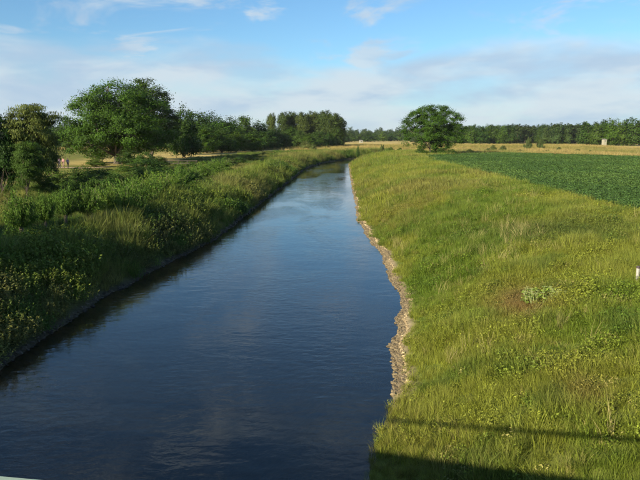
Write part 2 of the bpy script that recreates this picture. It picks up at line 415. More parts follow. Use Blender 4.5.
# ------------------------------------------------------------------ scattering (ground cover that nobody could count)
def scatter(name, P, rz, scl, col, idx, protos, label, tilt=.12, structure=False):
    n = len(P)
    rot = np.stack([rng.normal(0, tilt, n), rng.normal(0, tilt, n), rz], 1)
    me = bpy.data.meshes.new(name); me.vertices.add(n)
    me.vertices.foreach_set('co', P.astype(np.float32).ravel())
    for k, typ, arr in (('rot', 'FLOAT_VECTOR', rot), ('scl', 'FLOAT', scl), ('col', 'FLOAT_VECTOR', col), ('idx', 'INT', idx)):
        a = me.attributes.new(k, typ, 'POINT')
        a.data.foreach_set('vector' if typ == 'FLOAT_VECTOR' else 'value', np.ascontiguousarray(arr, dtype=np.int32 if typ == 'INT' else np.float32).ravel())
    o = obj(name, me)
    g = bpy.data.node_groups.new(name, 'GeometryNodeTree')
    g.interface.new_socket('Geometry', in_out='INPUT', socket_type='NodeSocketGeometry')
    g.interface.new_socket('Geometry', in_out='OUTPUT', socket_type='NodeSocketGeometry')
    N, Lk = g.nodes, g.links
    gi, go = N.new('NodeGroupInput'), N.new('NodeGroupOutput')
    iop = N.new('GeometryNodeInstanceOnPoints'); join = N.new('GeometryNodeJoinGeometry')
    for pr in protos[::-1]:
        oi = N.new('GeometryNodeObjectInfo'); oi.inputs['Object'].default_value = pr; oi.inputs['As Instance'].default_value = False
        gti = N.new('GeometryNodeGeometryToInstance'); Lk.new(oi.outputs['Geometry'], gti.inputs[0]); Lk.new(gti.outputs[0], join.inputs[0])
    def na(nm, dt):
        a = N.new('GeometryNodeInputNamedAttribute'); a.data_type = dt; a.inputs['Name'].default_value = nm; return a.outputs['Attribute']
    Lk.new(gi.outputs[0], iop.inputs['Points']); Lk.new(join.outputs[0], iop.inputs['Instance'])
    iop.inputs['Pick Instance'].default_value = True
    Lk.new(na('idx', 'INT'), iop.inputs['Instance Index']); Lk.new(na('rot', 'FLOAT_VECTOR'), iop.inputs['Rotation']); Lk.new(na('scl', 'FLOAT'), iop.inputs['Scale'])
    Lk.new(iop.outputs[0], go.inputs[0])
    md = o.modifiers.new('scatter', 'NODES'); md.node_group = g
    tag(o, label, None, None, 'stuff')
    return o
def proto(name, me, mat):
    if not me.materials: me.materials.append(mat)
    return bpy.data.objects.new(name, me)          # a source shape, not linked into the scene

def blades(n, rad, h0, h1, w, lean, seed, seg=3, curl=.5, tipcol=0.0, r=None):
    r = np.random.default_rng(seed)
    a = r.uniform(0, 2 * np.pi, n); d = rad * np.sqrt(r.uniform(0, 1, n))
    bx, by = d * np.cos(a), d * np.sin(a)
    az = a + r.normal(0, .9, n); ln = np.abs(r.normal(lean, lean * .5, n)); hh = r.uniform(h0, h1, n); ww = w * r.uniform(.6, 1.3, n)
    V, F4, F3, lr, tp = [], [], [], [], []
    cr = r.uniform(0, 1, n); rows = np.linspace(0, 1, seg + 1)
    k = 0
    face = az + np.pi / 2 + r.normal(0, .5, n)
    for i in range(n):
        for t in rows[:-1]:
            off = ln[i] * hh[i] * (t ** 1.7) * (1 + curl * t); z = hh[i] * t * (1 - .25 * curl * t * t * ln[i])
            wd = ww[i] * (1 - .65 * t)
            cx, cy = bx[i] + off * np.cos(az[i]), by[i] + off * np.sin(az[i])
            dx, dy = wd * np.cos(face[i]), wd * np.sin(face[i])
            V += [(cx - dx, cy - dy, z - .03), (cx + dx, cy + dy, z - .03)]
        off = ln[i] * hh[i] * (1 + curl)
        V.append((bx[i] + off * np.cos(az[i]), by[i] + off * np.sin(az[i]), hh[i] * (1 - .25 * curl * ln[i]) - .03))
        for j in range(seg - 1): F4.append((k + 2 * j, k + 2 * j + 1, k + 2 * j + 3, k + 2 * j + 2))
        F3.append((k + 2 * seg - 2, k + 2 * seg - 1, k + 2 * seg))
        k += 2 * seg + 1
    lr = np.concatenate([np.repeat(cr, seg - 1), cr]); tpa = np.concatenate([np.tile(np.linspace(0, tipcol * .6, seg - 1), n), np.full(n, tipcol)])
    return np.array(V), np.array(F4).reshape(-1, 4), np.array(F3), lr, tpa
def blade_mesh(name, *a, **k):
    V, F4, F3, lr, tp = blades(*a, **k)
    return mesh_np(name, V, [F4, F3], {'lr': ('FACE', 'FLOAT', lr.astype(np.float32)), 'tp': ('FACE', 'FLOAT', tp.astype(np.float32))})
def leaves(Cn, Nm, size, asp, r, axis_bias=None, lrv=None):
    """flat pointed leaves: centres, rough normals, lengths -> verts, faces"""
    n = len(Cn)
    Nm = Nm / (np.linalg.norm(Nm, axis=1)[:, None] + 1e-9) + r.normal(0, .42, (n, 3)); Nm /= np.linalg.norm(Nm, axis=1)[:, None] + 1e-9
    t = r.normal(0, 1, (n, 3))
    if axis_bias is not None: t = t * .45 + np.array(axis_bias)
    u = np.cross(Nm, t); u /= np.linalg.norm(u, axis=1)[:, None] + 1e-9
    v = np.cross(u, Nm)
    s = size * r.uniform(.65, 1.35, n)
    s = s[:, None]
    V = np.stack([Cn - v * s * .5, Cn + u * s * asp * .5 - v * s * .05, Cn + v * s * .5, Cn - u * s * asp * .5 - v * s * .05], 1).reshape(-1, 3)
    F = np.arange(4 * n).reshape(n, 4)
    return V, F

grass_m = leaf_mat('meadow_grass', None, .45, .3, .6, (.27, .27, .085), .12)
herb_m = leaf_mat('bank_herbs', None, .5, .32, .6, spec=.18)
crop_m = leaf_mat('crop_leaves', None, .4, .25, .6, spec=.15)

tufts = [proto('tuft', blade_mesh('tuft%d' % i, 64, .20, .10, .31, .0055, .55, 100 + i, tipcol=(.0, .15, .05)[i % 3]), grass_m) for i in range(4)]
tall_t = [proto('tall_tuft', blade_mesh('tall%d' % i, 46, .18, .24, .52, .0048, .40, 200 + i, tipcol=.25), grass_m) for i in range(2)]
def weed(seed, n=60, h=.34, size=.055):
    r = np.random.default_rng(seed)
    hz = r.uniform(.05, 1, n); a = r.uniform(0, 2 * np.pi, n); d = .16 * np.sqrt(r.uniform(0, 1, n)) + .03
    Cn = np.stack([d * np.cos(a), d * np.sin(a), h * hz], 1)
    V, F = leaves(Cn, np.stack([np.cos(a) * .6, np.sin(a) * .6, np.full(n, .8)], 1), size, .45, r)
    return mesh_np('weed', V, F, {'lr': ('FACE', 'FLOAT', r.uniform(0, 1, n).astype(np.float32))})
weeds = [proto('weed', weed(300 + i), herb_m) for i in range(3)]
coarse = [proto('coarse_tuft', blade_mesh('coarse%d' % i, 34, .42, .22, .55, .016, .42, 400 + i, seg=2, tipcol=(.05, .35)[i % 2]), grass_m) for i in range(4)]

def pts(x0, x1, y0, y1, dens):
    n = int((x1 - x0) * (y1 - y0) * dens)
    return rng.uniform(x0, x1, n), rng.uniform(y0, y1, n)
def px_patch(x, y, z, cx, cy, rx, ry):
    a, b, _ = project(np.stack([x, y, z], 1))
    return np.exp(-(((a - cx) / rx) ** 2 + ((b - cy) / ry) ** 2))
def grass_color(x, y):
    n = fbm(x * .22, y * .16, 61, 4); n2 = fbm(x * .9, y * .7, 71, 3); n3 = fbm(x * .1 + 9, y * .07, 81, 3)
    r = rng.uniform(0, 1, len(x))
    c = np.zeros((len(x), 3))
    base = np.array((.104, .168, .018)); yel = np.array((.185, .215, .029)); dark = np.array((.060, .116, .017)); dry = np.array((.28, .25, .09)); red = np.array((.175, .135, .048))
    t = sstep(n, .40, .60)[:, None]; c = base * (1 - t) + yel * t
    t = (sstep(n2, .55, .75) * .7)[:, None]; c = c * (1 - t) + dark * t
    t = (sstep(n3 + .25 * (r - .5), .58, .72) * .5)[:, None]; c = c * (1 - t) + red * t
    t = (r > .96)[:, None] * .7; c = c * (1 - t) + dry * t
    return c * rng.uniform(.8, 1.2, (len(x), 1))

# right bank: dense meadow grass, thinning with distance into larger tufts
def right_bank(x, y, margin=.62):
    dl, dr, wet = river(x, y)
    gr = .40 + .9 * (fbm(x * .8, y * .8, 44, 3) - .4)
    gr = np.where(y < 18, -.05, gr)
    keep = (~wet) & (dr < dl) & (dr > gr) & ~in_poly(CROP, x + .9 * (fbm(x * .9, y * .9, 55, 3) - .65), y)
    return keep, dl, dr, wet
def scatter_grass(name, y0, y1, dens, protos, s0, s1, label, x1=24, probs=None, lift=0.0):
    x, y = pts(-1, x1, y0, y1, dens)
    v = in_view(np.stack([x, y, np.full_like(x, 1.8)], 1), 70, 110); x, y = x[v], y[v]
    k, dl, dr, wet = right_bank(x, y); x, y, dl, dr, wet = x[k], y[k], dl[k], dr[k], wet[k]
    trk = np.exp(-((x - (18.2 + .006 * y)) / .5) ** 2) * sstep(y, 55, 95) * sstep(y, 172, 150)
    k = rng.uniform(0, 1, len(x)) > trk * .75
    x, y, dl, dr, wet = x[k], y[k], dl[k], dr[k], wet[k]
    z = height(x, y, (dl, dr, wet)); c = grass_color(x, y)
    pr = px_patch(x, y, z, 520, 305, 30, 16) + .6 * px_patch(x, y, z, 585, 395, 30, 18)
    c = c * (1 - .85 * np.clip(pr, 0, 1)[:, None]) + np.array((.20, .125, .055)) * .85 * np.clip(pr, 0, 1)[:, None]
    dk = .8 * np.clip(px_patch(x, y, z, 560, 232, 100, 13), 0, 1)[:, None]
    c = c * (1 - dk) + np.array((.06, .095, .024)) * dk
    hm = .40 + 1.15 * fbm(x * .55, y * .45, 99, 3)
    s = rng.uniform(s0, s1, len(x)) * hm
    s *= np.clip(.55 + dr * .25, .55, 1)
    idx = rng.choice(len(protos), len(x), p=probs)
    if probs is not None:
        kf = fbm(x * .42 + 31, y * .36, 123, 3) + rng.normal(0, .05, len(x))
        idx = np.where((kf > .64) & (rng.uniform(0, 1, len(x)) < .6), rng.integers(4, 6, len(x)), np.where((kf < .37) & (rng.uniform(0, 1, len(x)) < .45), rng.integers(6, 9, len(x)), idx))
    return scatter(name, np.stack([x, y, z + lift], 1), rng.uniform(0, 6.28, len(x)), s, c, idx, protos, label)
G = tufts + tall_t + weeds
pw = np.array([.19, .19, .19, .19, .06, .05, .05, .04, .04]); pw /= pw.sum()
scatter_grass('bank_grass', 8, 30, 34, G, .75, 1.25, 'short green and yellow meadow grass on the near slope of the sunny bank', probs=pw)
scatter_grass('bank_grass', 30, 62, 17, G, 1.0, 1.6, 'meadow grass on the middle slope of the sunny bank', probs=pw)
scatter_grass('bank_grass', 62, 130, 6, coarse, 1.0, 1.6, 'meadow grass on the far slope of the sunny bank', x1=27)
scatter_grass('bank_grass', 130, 250, 2.2, coarse, 1.3, 2.2, 'distant meadow grass where the sunny bank bends away', x1=34)

# pale dry stalks standing in the grass
stalk = [proto('stalk', blade_mesh('stalk%d' % i, 14, .2, .55, 1.0, .005, .35, 500 + i, seg=3, tipcol=.6), grass_m) for i in range(2)]
x, y = pts(4, 21, 12, 70, 3.0); k, dl, dr, wet = right_bank(x, y); x, y, dl, dr, wet = x[k], y[k], dl[k], dr[k], wet[k]
z = height(x, y, (dl, dr, wet))
w8 = px_patch(x, y, z, 515, 238, 22, 12) + .7 * px_patch(x, y, z, 480, 262, 22, 16) + .08 * px_patch(x, y, z, 600, 420, 60, 30) + .12 * (fbm(x * .3, y * .3, 7, 2) > .58)
k = rng.uniform(0, 1, len(x)) < w8
scatter('dry_grass', np.stack([x, y, z], 1)[k], rng.uniform(0, 6.28, k.sum()), rng.uniform(.7, 1.2, k.sum()), np.tile((.44, .38, .18), (k.sum(), 1)) * rng.uniform(.7, 1.2, (k.sum(), 1)), rng.integers(0, 2, k.sum()), stalk, 'pale dry grass stalks standing above the green grass')

# dry meadow beyond the crop and the bend, pasture and hay field on the left
def field_tufts(name, x0, x1, y0, y1, dens, cols, s0, s1, label, cond):
    x, y = pts(x0, x1, y0, y1, dens)
    v = in_view(np.stack([x, y, np.full_like(x, 3.0)], 1), 40, 40); x, y = x[v], y[v]
    dl, dr, wet = river(x, y); k = (~wet) & cond(x, y, dl, dr) & ~in_poly(CROP, x, y)
    x, y, dl, dr, wet = x[k], y[k], dl[k], dr[k], wet[k]
    z = height(x, y, (dl, dr, wet)); t = sstep(fbm(x * .05, y * .025, 23, 4) + rng.normal(0, .07, len(x)), .38, .62)[:, None]
    c = (np.array(cols[0]) * (1 - t) + np.array(cols[1]) * t) * rng.uniform(.75, 1.2, (len(x), 1))
    return scatter(name, np.stack([x, y, z], 1), rng.uniform(0, 6.28, len(x)), rng.uniform(s0, s1, len(x)), c, rng.integers(0, 4, len(x)), coarse, label)
field_tufts('meadow_grass', 5, 250, 135, 330, .45, ((.32, .25, .10), (.13, .155, .04)), 1.2, 2.4, 'dry straw coloured meadow grass beyond the green crop', lambda x, y, dl, dr: (dr < dl) & ((dr > 14) | (y > 240)))
field_tufts('meadow_grass', -120, 160, 255, 420, .22, ((.36, .28, .11), (.22, .20, .06)), 1.4, 2.6, 'dry straw coloured grass on the far side of the bend', lambda x, y, dl, dr: (dl < dr) & (dl > 3))

# left bank: tall rank herbs
def herb(seed, n, h, rad, size, asp, stems=9):
    r = np.random.default_rng(seed)
    sx, sy = r.normal(0, rad * .5, stems), r.normal(0, rad * .5, stems); lx, ly = r.normal(0, .18, stems), r.normal(0, .18, stems); sh = h * r.uniform(.6, 1.0, stems)
    q = r.integers(0, stems, n); t = r.uniform(.12, 1, n) ** .8
    a = r.uniform(0, 2 * np.pi, n); d = size * .6 * r.uniform(.3, 1.1, n) * (1.15 - .7 * t)
    Cn = np.stack([sx[q] + lx[q] * t * h + d * np.cos(a), sy[q] + ly[q] * t * h + d * np.sin(a), sh[q] * t], 1)
    V, F = leaves(Cn, np.stack([np.cos(a) * .5, np.sin(a) * .5, np.full(n, .75)], 1), size, asp, r)
    return mesh_np('herb', V, F, {'lr': ('FACE', 'FLOAT', (.5 * r.uniform(0, 1, n) + .5 * r.uniform(0, 1, stems)[q]).astype(np.float32))})
herbs = [proto('herb', herb(600 + i, 230, .95, .45, .11, .42, 12), herb_m) for i in range(3)]
herbs += [proto('herb', herb(620 + i, 250, .75, .55, .09, .5, 16), herb_m) for i in range(2)]
reeds = [proto('reed', blade_mesh('reed%d' % i, 54, .38, .7, 1.35, .011, .24, 640 + i, seg=3, tipcol=.12), grass_m) for i in range(3)]
plume = [proto('plume', blade_mesh('plume%d' % i, 44, .4, .6, 1.2, .010, .34, 660 + i, seg=3, tipcol=.6), grass_m) for i in range(2)]
HB = herbs + reeds + plume
def scatter_left(name, y0, y1, dens, s0, s1, label, xlo=-34):
    x, y = pts(xlo, 30, y0, y1, dens)
    v = in_view(np.stack([x, y, np.full_like(x, 2.0)], 1), 90, 60); x, y = x[v], y[v]
    dl, dr, wet = river(x, y)
    k = (~wet) & (dl < dr) & (dl > .05 + .3 * fbm(x, y, 4, 2)) & (dl < 24 + 4 * fbm(x * .2, y * .2, 8, 2)); x, y, dl, dr, wet = x[k], y[k], dl[k], dr[k], wet[k]
    z = height(x, y, (dl, dr, wet))
    n = fbm(x * .28, y * .2, 161, 4); n2 = fbm(x * .8, y * .6, 171, 3); n3 = fbm(x * .12 + 4, y * .09, 181, 3)
    c = np.array((.066, .132, .020)) * (1 - sstep(n, .35, .62))[:, None] + np.array((.135, .185, .030)) * sstep(n, .35, .62)[:, None]
    tan = (sstep(n3 + .5 * (n2 - .5), .50, .66) * .55)[:, None]; c = c * (1 - tan) + np.array((.24, .205, .075)) * tan
    dk = sstep(n2, .55, .72)[:, None] * .55; c = c * (1 - dk) + np.array((.032, .062, .018)) * dk
    c = c * rng.uniform(.75, 1.25, (len(x), 1))
    hm = .45 + 1.1 * fbm(x * .45, y * .35, 199, 3)
    inland = np.clip(1 - (dl - 4.5) / 5, .42, 1)
    s = rng.uniform(s0, s1, len(x)) * hm * inland * np.clip(.62 + dl * .2, .62, 1)
    kind = fbm(x * .35 + 7, y * .3, 222, 3) + rng.normal(0, .09, len(x))
    idx = np.where(kind < .58, rng.integers(0, 5, len(x)), np.where(kind < .67, rng.integers(5, 8, len(x)), rng.integers(8, 10, len(x))))
    return scatter(name, np.stack([x, y, z], 1), rng.uniform(0, 6.28, len(x)), s, c, idx, HB, label)
scatter_left('bank_herbs', 14, 50, 8.5, .85, 1.35, 'tall rank herbs and reeds on the near shaded bank')
scatter_left('bank_herbs', 50, 110, 4.2, 1.0, 1.6, 'tall herbs and seeding grass on the middle of the shaded bank')
scatter_left('bank_herbs', 110, 290, 1.7, 1.1, 1.9, 'tall herbs on the far outer bank of the bend')

# crop
def crop_plant(seed):
    r = np.random.default_rng(seed); n = 48
    a = r.uniform(0, 2 * np.pi, n); t = r.uniform(0, 1, n); d = .06 + .24 * np.sqrt(t)
    Cn = np.stack([d * np.cos(a), d * np.sin(a), .42 - .26 * t + r.normal(0, .05, n)], 1)
    V, F = leaves(Cn, np.stack([np.cos(a) * .5, np.sin(a) * .5, np.full(n, 1.3)], 1), .115, .62, r)
    return mesh_np('crop', V, F, {'lr': ('FACE', 'FLOAT', r.uniform(0, 1, n).astype(np.float32))})
crops = [proto('crop', crop_plant(700 + i), crop_m) for i in range(4)]
def scatter_crop(y0, y1, row, step, s0, s1, label):
    X, Y = np.meshgrid(np.arange(20, 110, row), np.arange(y0, y1, step))
    x = X.ravel() + rng.normal(0, .09, X.size); y = Y.ravel() + rng.normal(0, .12, X.size)
    v = in_view(np.stack([x, y, np.full_like(x, 3.2)], 1), 40, 60) & in_poly(CROP, x, y); x, y = x[v], y[v]
    z = height(x, y)
    n = fbm(x * .12, y * .08, 301, 4)[:, None]; t = sstep(n, .35, .65)
    c = (np.array((.062, .122, .030)) * (1 - t) + np.array((.086, .152, .036)) * t) * rng.uniform(.75, 1.25, (len(x), 1))
    scatter('crop_plants', np.stack([x, y, z], 1), rng.uniform(0, 6.28, len(x)), rng.uniform(s0, s1, len(x)) * (.8 + .4 * n[:, 0]), c, rng.integers(0, 4, len(x)), crops, label)
scatter_crop(36, 80, .62, .36, .95, 1.35, 'dense dark green leafy crop in the near part of the field')
scatter_crop(80, 215, .75, .55, 1.1, 1.6, 'dense dark green leafy crop in the far part of the field')

# stones of the water's edge
def stone_mesh(seed):
    r = np.random.default_rng(seed); bm = bmesh.new(); bmesh.ops.create_icosphere(bm, subdivisions=1, radius=.5)
    sx = r.uniform(.7, 1.25, 3) * np.array((1.15, .95, .62))
    for v in bm.verts:
        f = r.uniform(.78, 1.12); v.co = Vector((v.co.x * sx[0] * f, v.co.y * sx[1] * f, v.co.z * sx[2] * f))
    me = bpy.data.meshes.new('stone'); bm.to_mesh(me); bm.free(); return me
stone_m = plain_mat('river_stone', (.62, .60, .55), (1.0, .97, .9), 5, .85, .5, inst=True)
stones = [proto('stone', stone_mesh(800 + i), stone_m) for i in range(6)]
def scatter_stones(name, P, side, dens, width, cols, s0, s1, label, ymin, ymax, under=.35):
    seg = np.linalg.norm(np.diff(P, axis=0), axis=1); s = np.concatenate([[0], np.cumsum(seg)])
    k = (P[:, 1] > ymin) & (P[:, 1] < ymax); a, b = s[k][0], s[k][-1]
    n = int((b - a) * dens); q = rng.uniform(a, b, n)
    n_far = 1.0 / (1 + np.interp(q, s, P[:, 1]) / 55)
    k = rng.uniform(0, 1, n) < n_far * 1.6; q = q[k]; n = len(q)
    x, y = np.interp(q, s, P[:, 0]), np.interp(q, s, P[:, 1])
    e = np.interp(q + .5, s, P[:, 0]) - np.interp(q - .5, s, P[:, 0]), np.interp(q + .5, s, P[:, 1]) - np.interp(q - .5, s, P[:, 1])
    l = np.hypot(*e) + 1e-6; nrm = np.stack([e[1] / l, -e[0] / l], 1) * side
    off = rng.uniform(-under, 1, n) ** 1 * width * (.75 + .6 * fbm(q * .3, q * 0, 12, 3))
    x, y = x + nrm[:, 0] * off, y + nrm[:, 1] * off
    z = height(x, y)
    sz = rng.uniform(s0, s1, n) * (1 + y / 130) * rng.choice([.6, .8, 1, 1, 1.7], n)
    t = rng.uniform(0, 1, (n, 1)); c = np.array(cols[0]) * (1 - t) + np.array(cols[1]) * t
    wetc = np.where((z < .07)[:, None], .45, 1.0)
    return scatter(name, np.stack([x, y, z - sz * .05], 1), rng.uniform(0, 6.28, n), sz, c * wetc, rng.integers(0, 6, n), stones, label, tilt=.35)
scatter_stones('bank_stones', Rp, 1, 230, .46, ((.25, .195, .115), (.52, .43, .27)), .045, .13, 'pale tan stones along the edge of the sunny bank', 18.5, 230, .1)
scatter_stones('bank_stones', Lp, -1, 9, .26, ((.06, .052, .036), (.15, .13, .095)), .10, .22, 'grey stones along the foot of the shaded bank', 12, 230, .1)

# water weed lying in the surface
def weed_mat_mesh(seed):
    r = np.random.default_rng(seed); n = 26
    Cn = np.stack([r.normal(0, .16, n), r.normal(0, .22, n), r.uniform(.004, .014, n)], 1); a = r.normal(1.57, .5, n); L = r.uniform(.10, .26, n) / 2; w = .010
    u = np.stack([np.cos(a), np.sin(a), np.zeros(n)], 1); v = np.stack([-np.sin(a), np.cos(a), np.zeros(n)], 1)
    V = np.stack([Cn - u * L[:, None], Cn + v * w, Cn + u * L[:, None], Cn - v * w], 1).reshape(-1, 3)
    return mesh_np('water_weed', V, np.arange(4 * n).reshape(n, 4), {'lr': ('FACE', 'FLOAT', r.uniform(0, 1, n).astype(np.float32))})
ww = [proto('water_weed', weed_mat_mesh(1000 + i), herb_m) for i in range(4)]
for cx, cy, rx, ry, dn, colw, lb in ((374, 316, 26, 20, 55, (.30, .25, .12), 'brownish water weed drifting beside the stony bank'), (368, 366, 30, 16, 45, (.30, .24, .12), 'brownish water weed beside the end of the stony edge'),
                               (8, 392, 36, 12, 60, (.34, .25, .12), 'brown silty weed in the shallows below the shaded bank')):
    c0 = on_z(cx, cy, 0); ex = rx / FPX * c0[1]; ey = ry / FPX * c0[1] ** 2 / CAM_H
    n_ = int(ex * ey * 4 * dn); x = rng.normal(c0[0], ex * .6, n_); y = rng.normal(c0[1], ey * .6, n_)
    k = in_poly(poly, x, y) & (fbm(x * 1.1, y * .55, 405, 4) > .5 + rng.normal(0, .07, n_)); x, y = x[k], y[k]
    scatter('water_weed', np.stack([x, y, np.full(len(x), -.05)], 1), rng.normal(0, .25, len(x)), rng.uniform(.7, 1.3, len(x)), np.tile(colw, (len(x), 1)) * rng.uniform(.6, 1.3, (len(x), 1)), rng.integers(0, 4, len(x)), ww, lb, tilt=0.0)

# ------------------------------------------------------------------ trees
bark_m = plain_mat('bark', (.05, .04, .03), (.10, .082, .062), 5, .9, .8, (3, 3, .7))
bark_pale = plain_mat('willow_bark', (.10, .082, .058), (.18, .15, .11), 5, .9, .8, (3, 3, .7))
LM = {
    'oak': leaf_mat('oak_leaves', (.050, .100, .012), .5, .30),
    'lime': leaf_mat('poplar_leaves', (.062, .092, .022), .5, .30),
    'dark': leaf_mat('dark_leaves', (.028, .060, .010), .5, .25),
    'willow': leaf_mat('willow_leaves', (.105, .135, .032), .5, .32),
    'osier': leaf_mat('osier_leaves', (.082, .150, .022), .45, .32),
    'bush': leaf_mat('bush_leaves', (.050, .095, .015), .5, .3),
    'sage': leaf_mat('pale_bush_leaves', (.085, .115, .035), .5, .3),
    'pine': leaf_mat('pine_needles', (.034, .058, .018), .5, .15),
    'wood': leaf_mat('wood_leaves', (.040, .080, .013), .5, .25),
}
def clump_crown(seed, lobes, n_clump, n_leaf, size, rc, asp=.6, axis_bias=None, flat=.65, inner=.5, droop=0):
    """leaves gathered in clumps over several lobes; gaps stay between the clumps"""
    r = np.random.default_rng(seed)
    lobes = np.array(lobes, float); vol = lobes[:, 3] * lobes[:, 4] * lobes[:, 5]; pw = vol ** .7; pw /= pw.sum()
    li = r.choice(len(lobes), n_clump, p=pw)
    d = r.normal(0, 1, (n_clump, 3)); d[:, 2] += .25; d /= np.linalg.norm(d, axis=1)[:, None]
    rr = inner + (1.04 - inner) * r.uniform(0, 1, n_clump) ** .55
    cc = lobes[li, :3] + d * lobes[li, 3:6] * rr[:, None]
    csz = rc * r.uniform(.6, 1.35, n_clump); cbr = r.uniform(0, 1, n_clump)
    q = r.integers(0, n_clump, n_leaf)
    e = r.normal(0, .5, (n_leaf, 3)); e[:, 2] *= flat
    if droop: e[:, 2] = -np.abs(e[:, 2]) * droop + .4
    P = cc[q] + e * csz[q][:, None]
    ctr = lobes[:, :3].mean(0)
    out = (P - ctr); out /= np.linalg.norm(out, axis=1)[:, None] + 1e-9
    up = d[q] * .7 + out * .5 + np.array((0, 0, .25)) + e * .7
    V, F = leaves(P, up, size, asp, r, axis_bias)
    lr = .55 * r.uniform(0, 1, n_leaf) + .45 * cbr[q]
    return mesh_np('crown', V, F, {'lr': ('FACE', 'FLOAT', lr.astype(np.float32))}), cc
def limb_mesh(seed, base_r, fork, lobes, cc, n_twigs=24, splay=.3, stems=1):
    r = np.random.default_rng(seed); g = Geo()
    for s in range(stems):
        ox, oy = (0, 0) if stems == 1 else (r.normal(0, base_r * 1.3), r.normal(0, base_r * 1.3))
        top = Vector((ox * 2.5 + r.normal(0, splay), oy * 2.5 + r.normal(0, splay), fork))
        br = base_r if stems == 1 else base_r * .6
        g.tube([(ox, oy, -.25), (ox, oy, .05), (ox + top.x * .2, oy + top.y * .25, fork * .45), top], [br * 1.5, br * 1.15, br * .85, br * .7], 9)
        for i, L in enumerate(lobes):
            if stems > 1 and i % stems != s: continue
            c = Vector(L[:3]); m = top.lerp(c, .5) + Vector((r.normal(0, .3), r.normal(0, .3), .3))
            g.tube([top - Vector((0, 0, .1)), m, c], [br * .42, br * .22, br * .08], 6)
            own = [k for k in range(len(cc)) if np.linalg.norm((cc[k] - np.array(L[:3])) / np.array(L[3:6])) < 1.15]
            for k in r.permutation(own)[:max(2, n_twigs // len(lobes))]:
                e = Vector(cc[k]); g.tube([c.lerp(m, r.uniform(0, .4)), c.lerp(e, .5) + Vector((0, 0, .1)), e], [br * .16, br * .10, br * .04], 4)
    return g.mesh('trunk')
def gen_lobes(seed, H, W, base, n, top_w=.55, squash=.85):
    """lobes filling a broad rounded envelope of total height H and width W, the crown starting at base*H"""
    r = np.random.default_rng(seed); out = []
    z0 = base * H
    for i in range(n):
        t = (i + .5) / n
        z = z0 + (H - z0) * (.18 + .66 * t)
        env = W / 2 * (math.sin(math.pi * min(1, .18 + .78 * t)) ** .6) * (1 - (1 - top_w) * t)
        lr = env * r.uniform(.42, .62); a = i * 2.4 + r.uniform(-.4, .4); d = max(0, env - lr)
        out.append((d * math.cos(a), d * math.sin(a), z, lr, lr, min(lr * squash, (H - z) * 1.0)))
    out.append((0, 0, z0 + (H - z0) * .5, W * .30, W * .30, (H - z0) * .42))
    for i in range(5):
        a = i * 1.257 + r.uniform(-.3, .3); lr = W * r.uniform(.17, .22)
        out.append((W * .27 * math.cos(a), W * .27 * math.sin(a), z0 + (H - z0) * r.uniform(.17, .27), lr, lr, (H - z0) * .2))
    return out
PROTO = {}
def make_kind(key, seed, H, W, base, n_lobes, n_clump, n_leaf, size, rc, mat, bark=None, trunk_r=.3, stems=1, top_w=.55, squash=.85, lobes=None, **kw):
    lobes = lobes or gen_lobes(seed, H, W, base, n_lobes, top_w, squash)
    cme, cc = clump_crown(seed + 1, lobes, n_clump, n_leaf, size, rc, **kw)
    cme.materials.append(mat)
    tme = limb_mesh(seed + 2, trunk_r, max(.25, base * H * 1.1), lobes, cc, stems=stems)
    tme.materials.append(bark or bark_m); tme.polygons.foreach_set('use_smooth', np.ones(len(tme.polygons), dtype=bool))
    co = np.empty(len(cme.vertices) * 3, np.float32); cme.vertices.foreach_get('co', co); co = co.reshape(-1, 3)
    PROTO[key] = (tme, cme, float(np.percentile(co[:, 2], 99.6)), float(np.percentile(np.abs(co[:, :2]), 99.2) * 2))
def plant(key, name, x, y, H, Wd, label, cat, group=None, rz=None, z=None, mat=None, trunk=True):
    tme, cme, H0, W0 = PROTO[key]
    if z is None: z = float(height(np.array([x]), np.array([y]))[0])
    e = empty(name, (x, y, z), rng.uniform(0, 6.28) if rz is None else rz)
    s = Wd / W0; e.scale = (s, s, H / H0)
    if trunk: obj('trunk', tme, None, e)
    c = obj('crown', cme, None, e)
    if mat:
        c.material_slots[0].link = 'OBJECT'; c.material_slots[0].material = mat
    tag(e, label, cat, group)
    return e
def plant_px(key, name, px, top, wpx, Y, label, cat, group=None, base_z=3.0, **kw):
    """distance Y from what it stands on; the photo gives direction, top and width"""
    p = at_y(px, top, Y)
    dep = Y / math.cos(PITCH)
    zb = float(height(np.array([p[0]]), np.array([Y]))[0])
    return plant(key, name, p[0], Y, max(.4, p[2] - zb), wpx / FPX * Y * 1.0, label, cat, group, z=zb, **kw)

# kinds
make_kind('oak_big', 10, 16, 20, .08, 13, 420, 88000, .25, 1.1, LM['oak'], trunk_r=.48, top_w=.62)
make_kind('oak_tall', 20, 18, 11, .1, 10, 280, 46000, .27, 1.0, LM['dark'], trunk_r=.35, top_w=.7)
fl_ = [(-4.2, 0, 10.0, 2.7, 2.7, 2.3), (-5.6, .6, 7.2, 2.4, 2.6, 2.1), (-4.6, -.4, 4.4, 2.5, 2.5, 1.8), (-1.4, -1, 12.1, 2.3, 2.5, 1.8), (2.0, 0, 12.0, 2.4, 2.6, 1.8), (4.6, 0, 10.0, 2.6, 2.7, 2.2), (5.9, .3, 7.2, 2.3, 2.6, 2.2), (4.8, -.5, 4.4, 2.6, 2.6, 1.9),
       (0, -3.0, 8.0, 3.2, 2.4, 2.8), (.5, 3.0, 8.6, 3.4, 2.6, 3.0), (-1.5, -.6, 3.8, 2.8, 2.8, 1.9), (1.8, 0, 2.8, 2.8, 2.6, 1.6), (0, 0, 6.0, 3, 3, 3)]
make_kind('field_tree', 30, 14, 17, .12, 14, 360, 60000, .25, .85, LM['oak'], trunk_r=.45, stems=2, lobes=fl_, inner=.5)
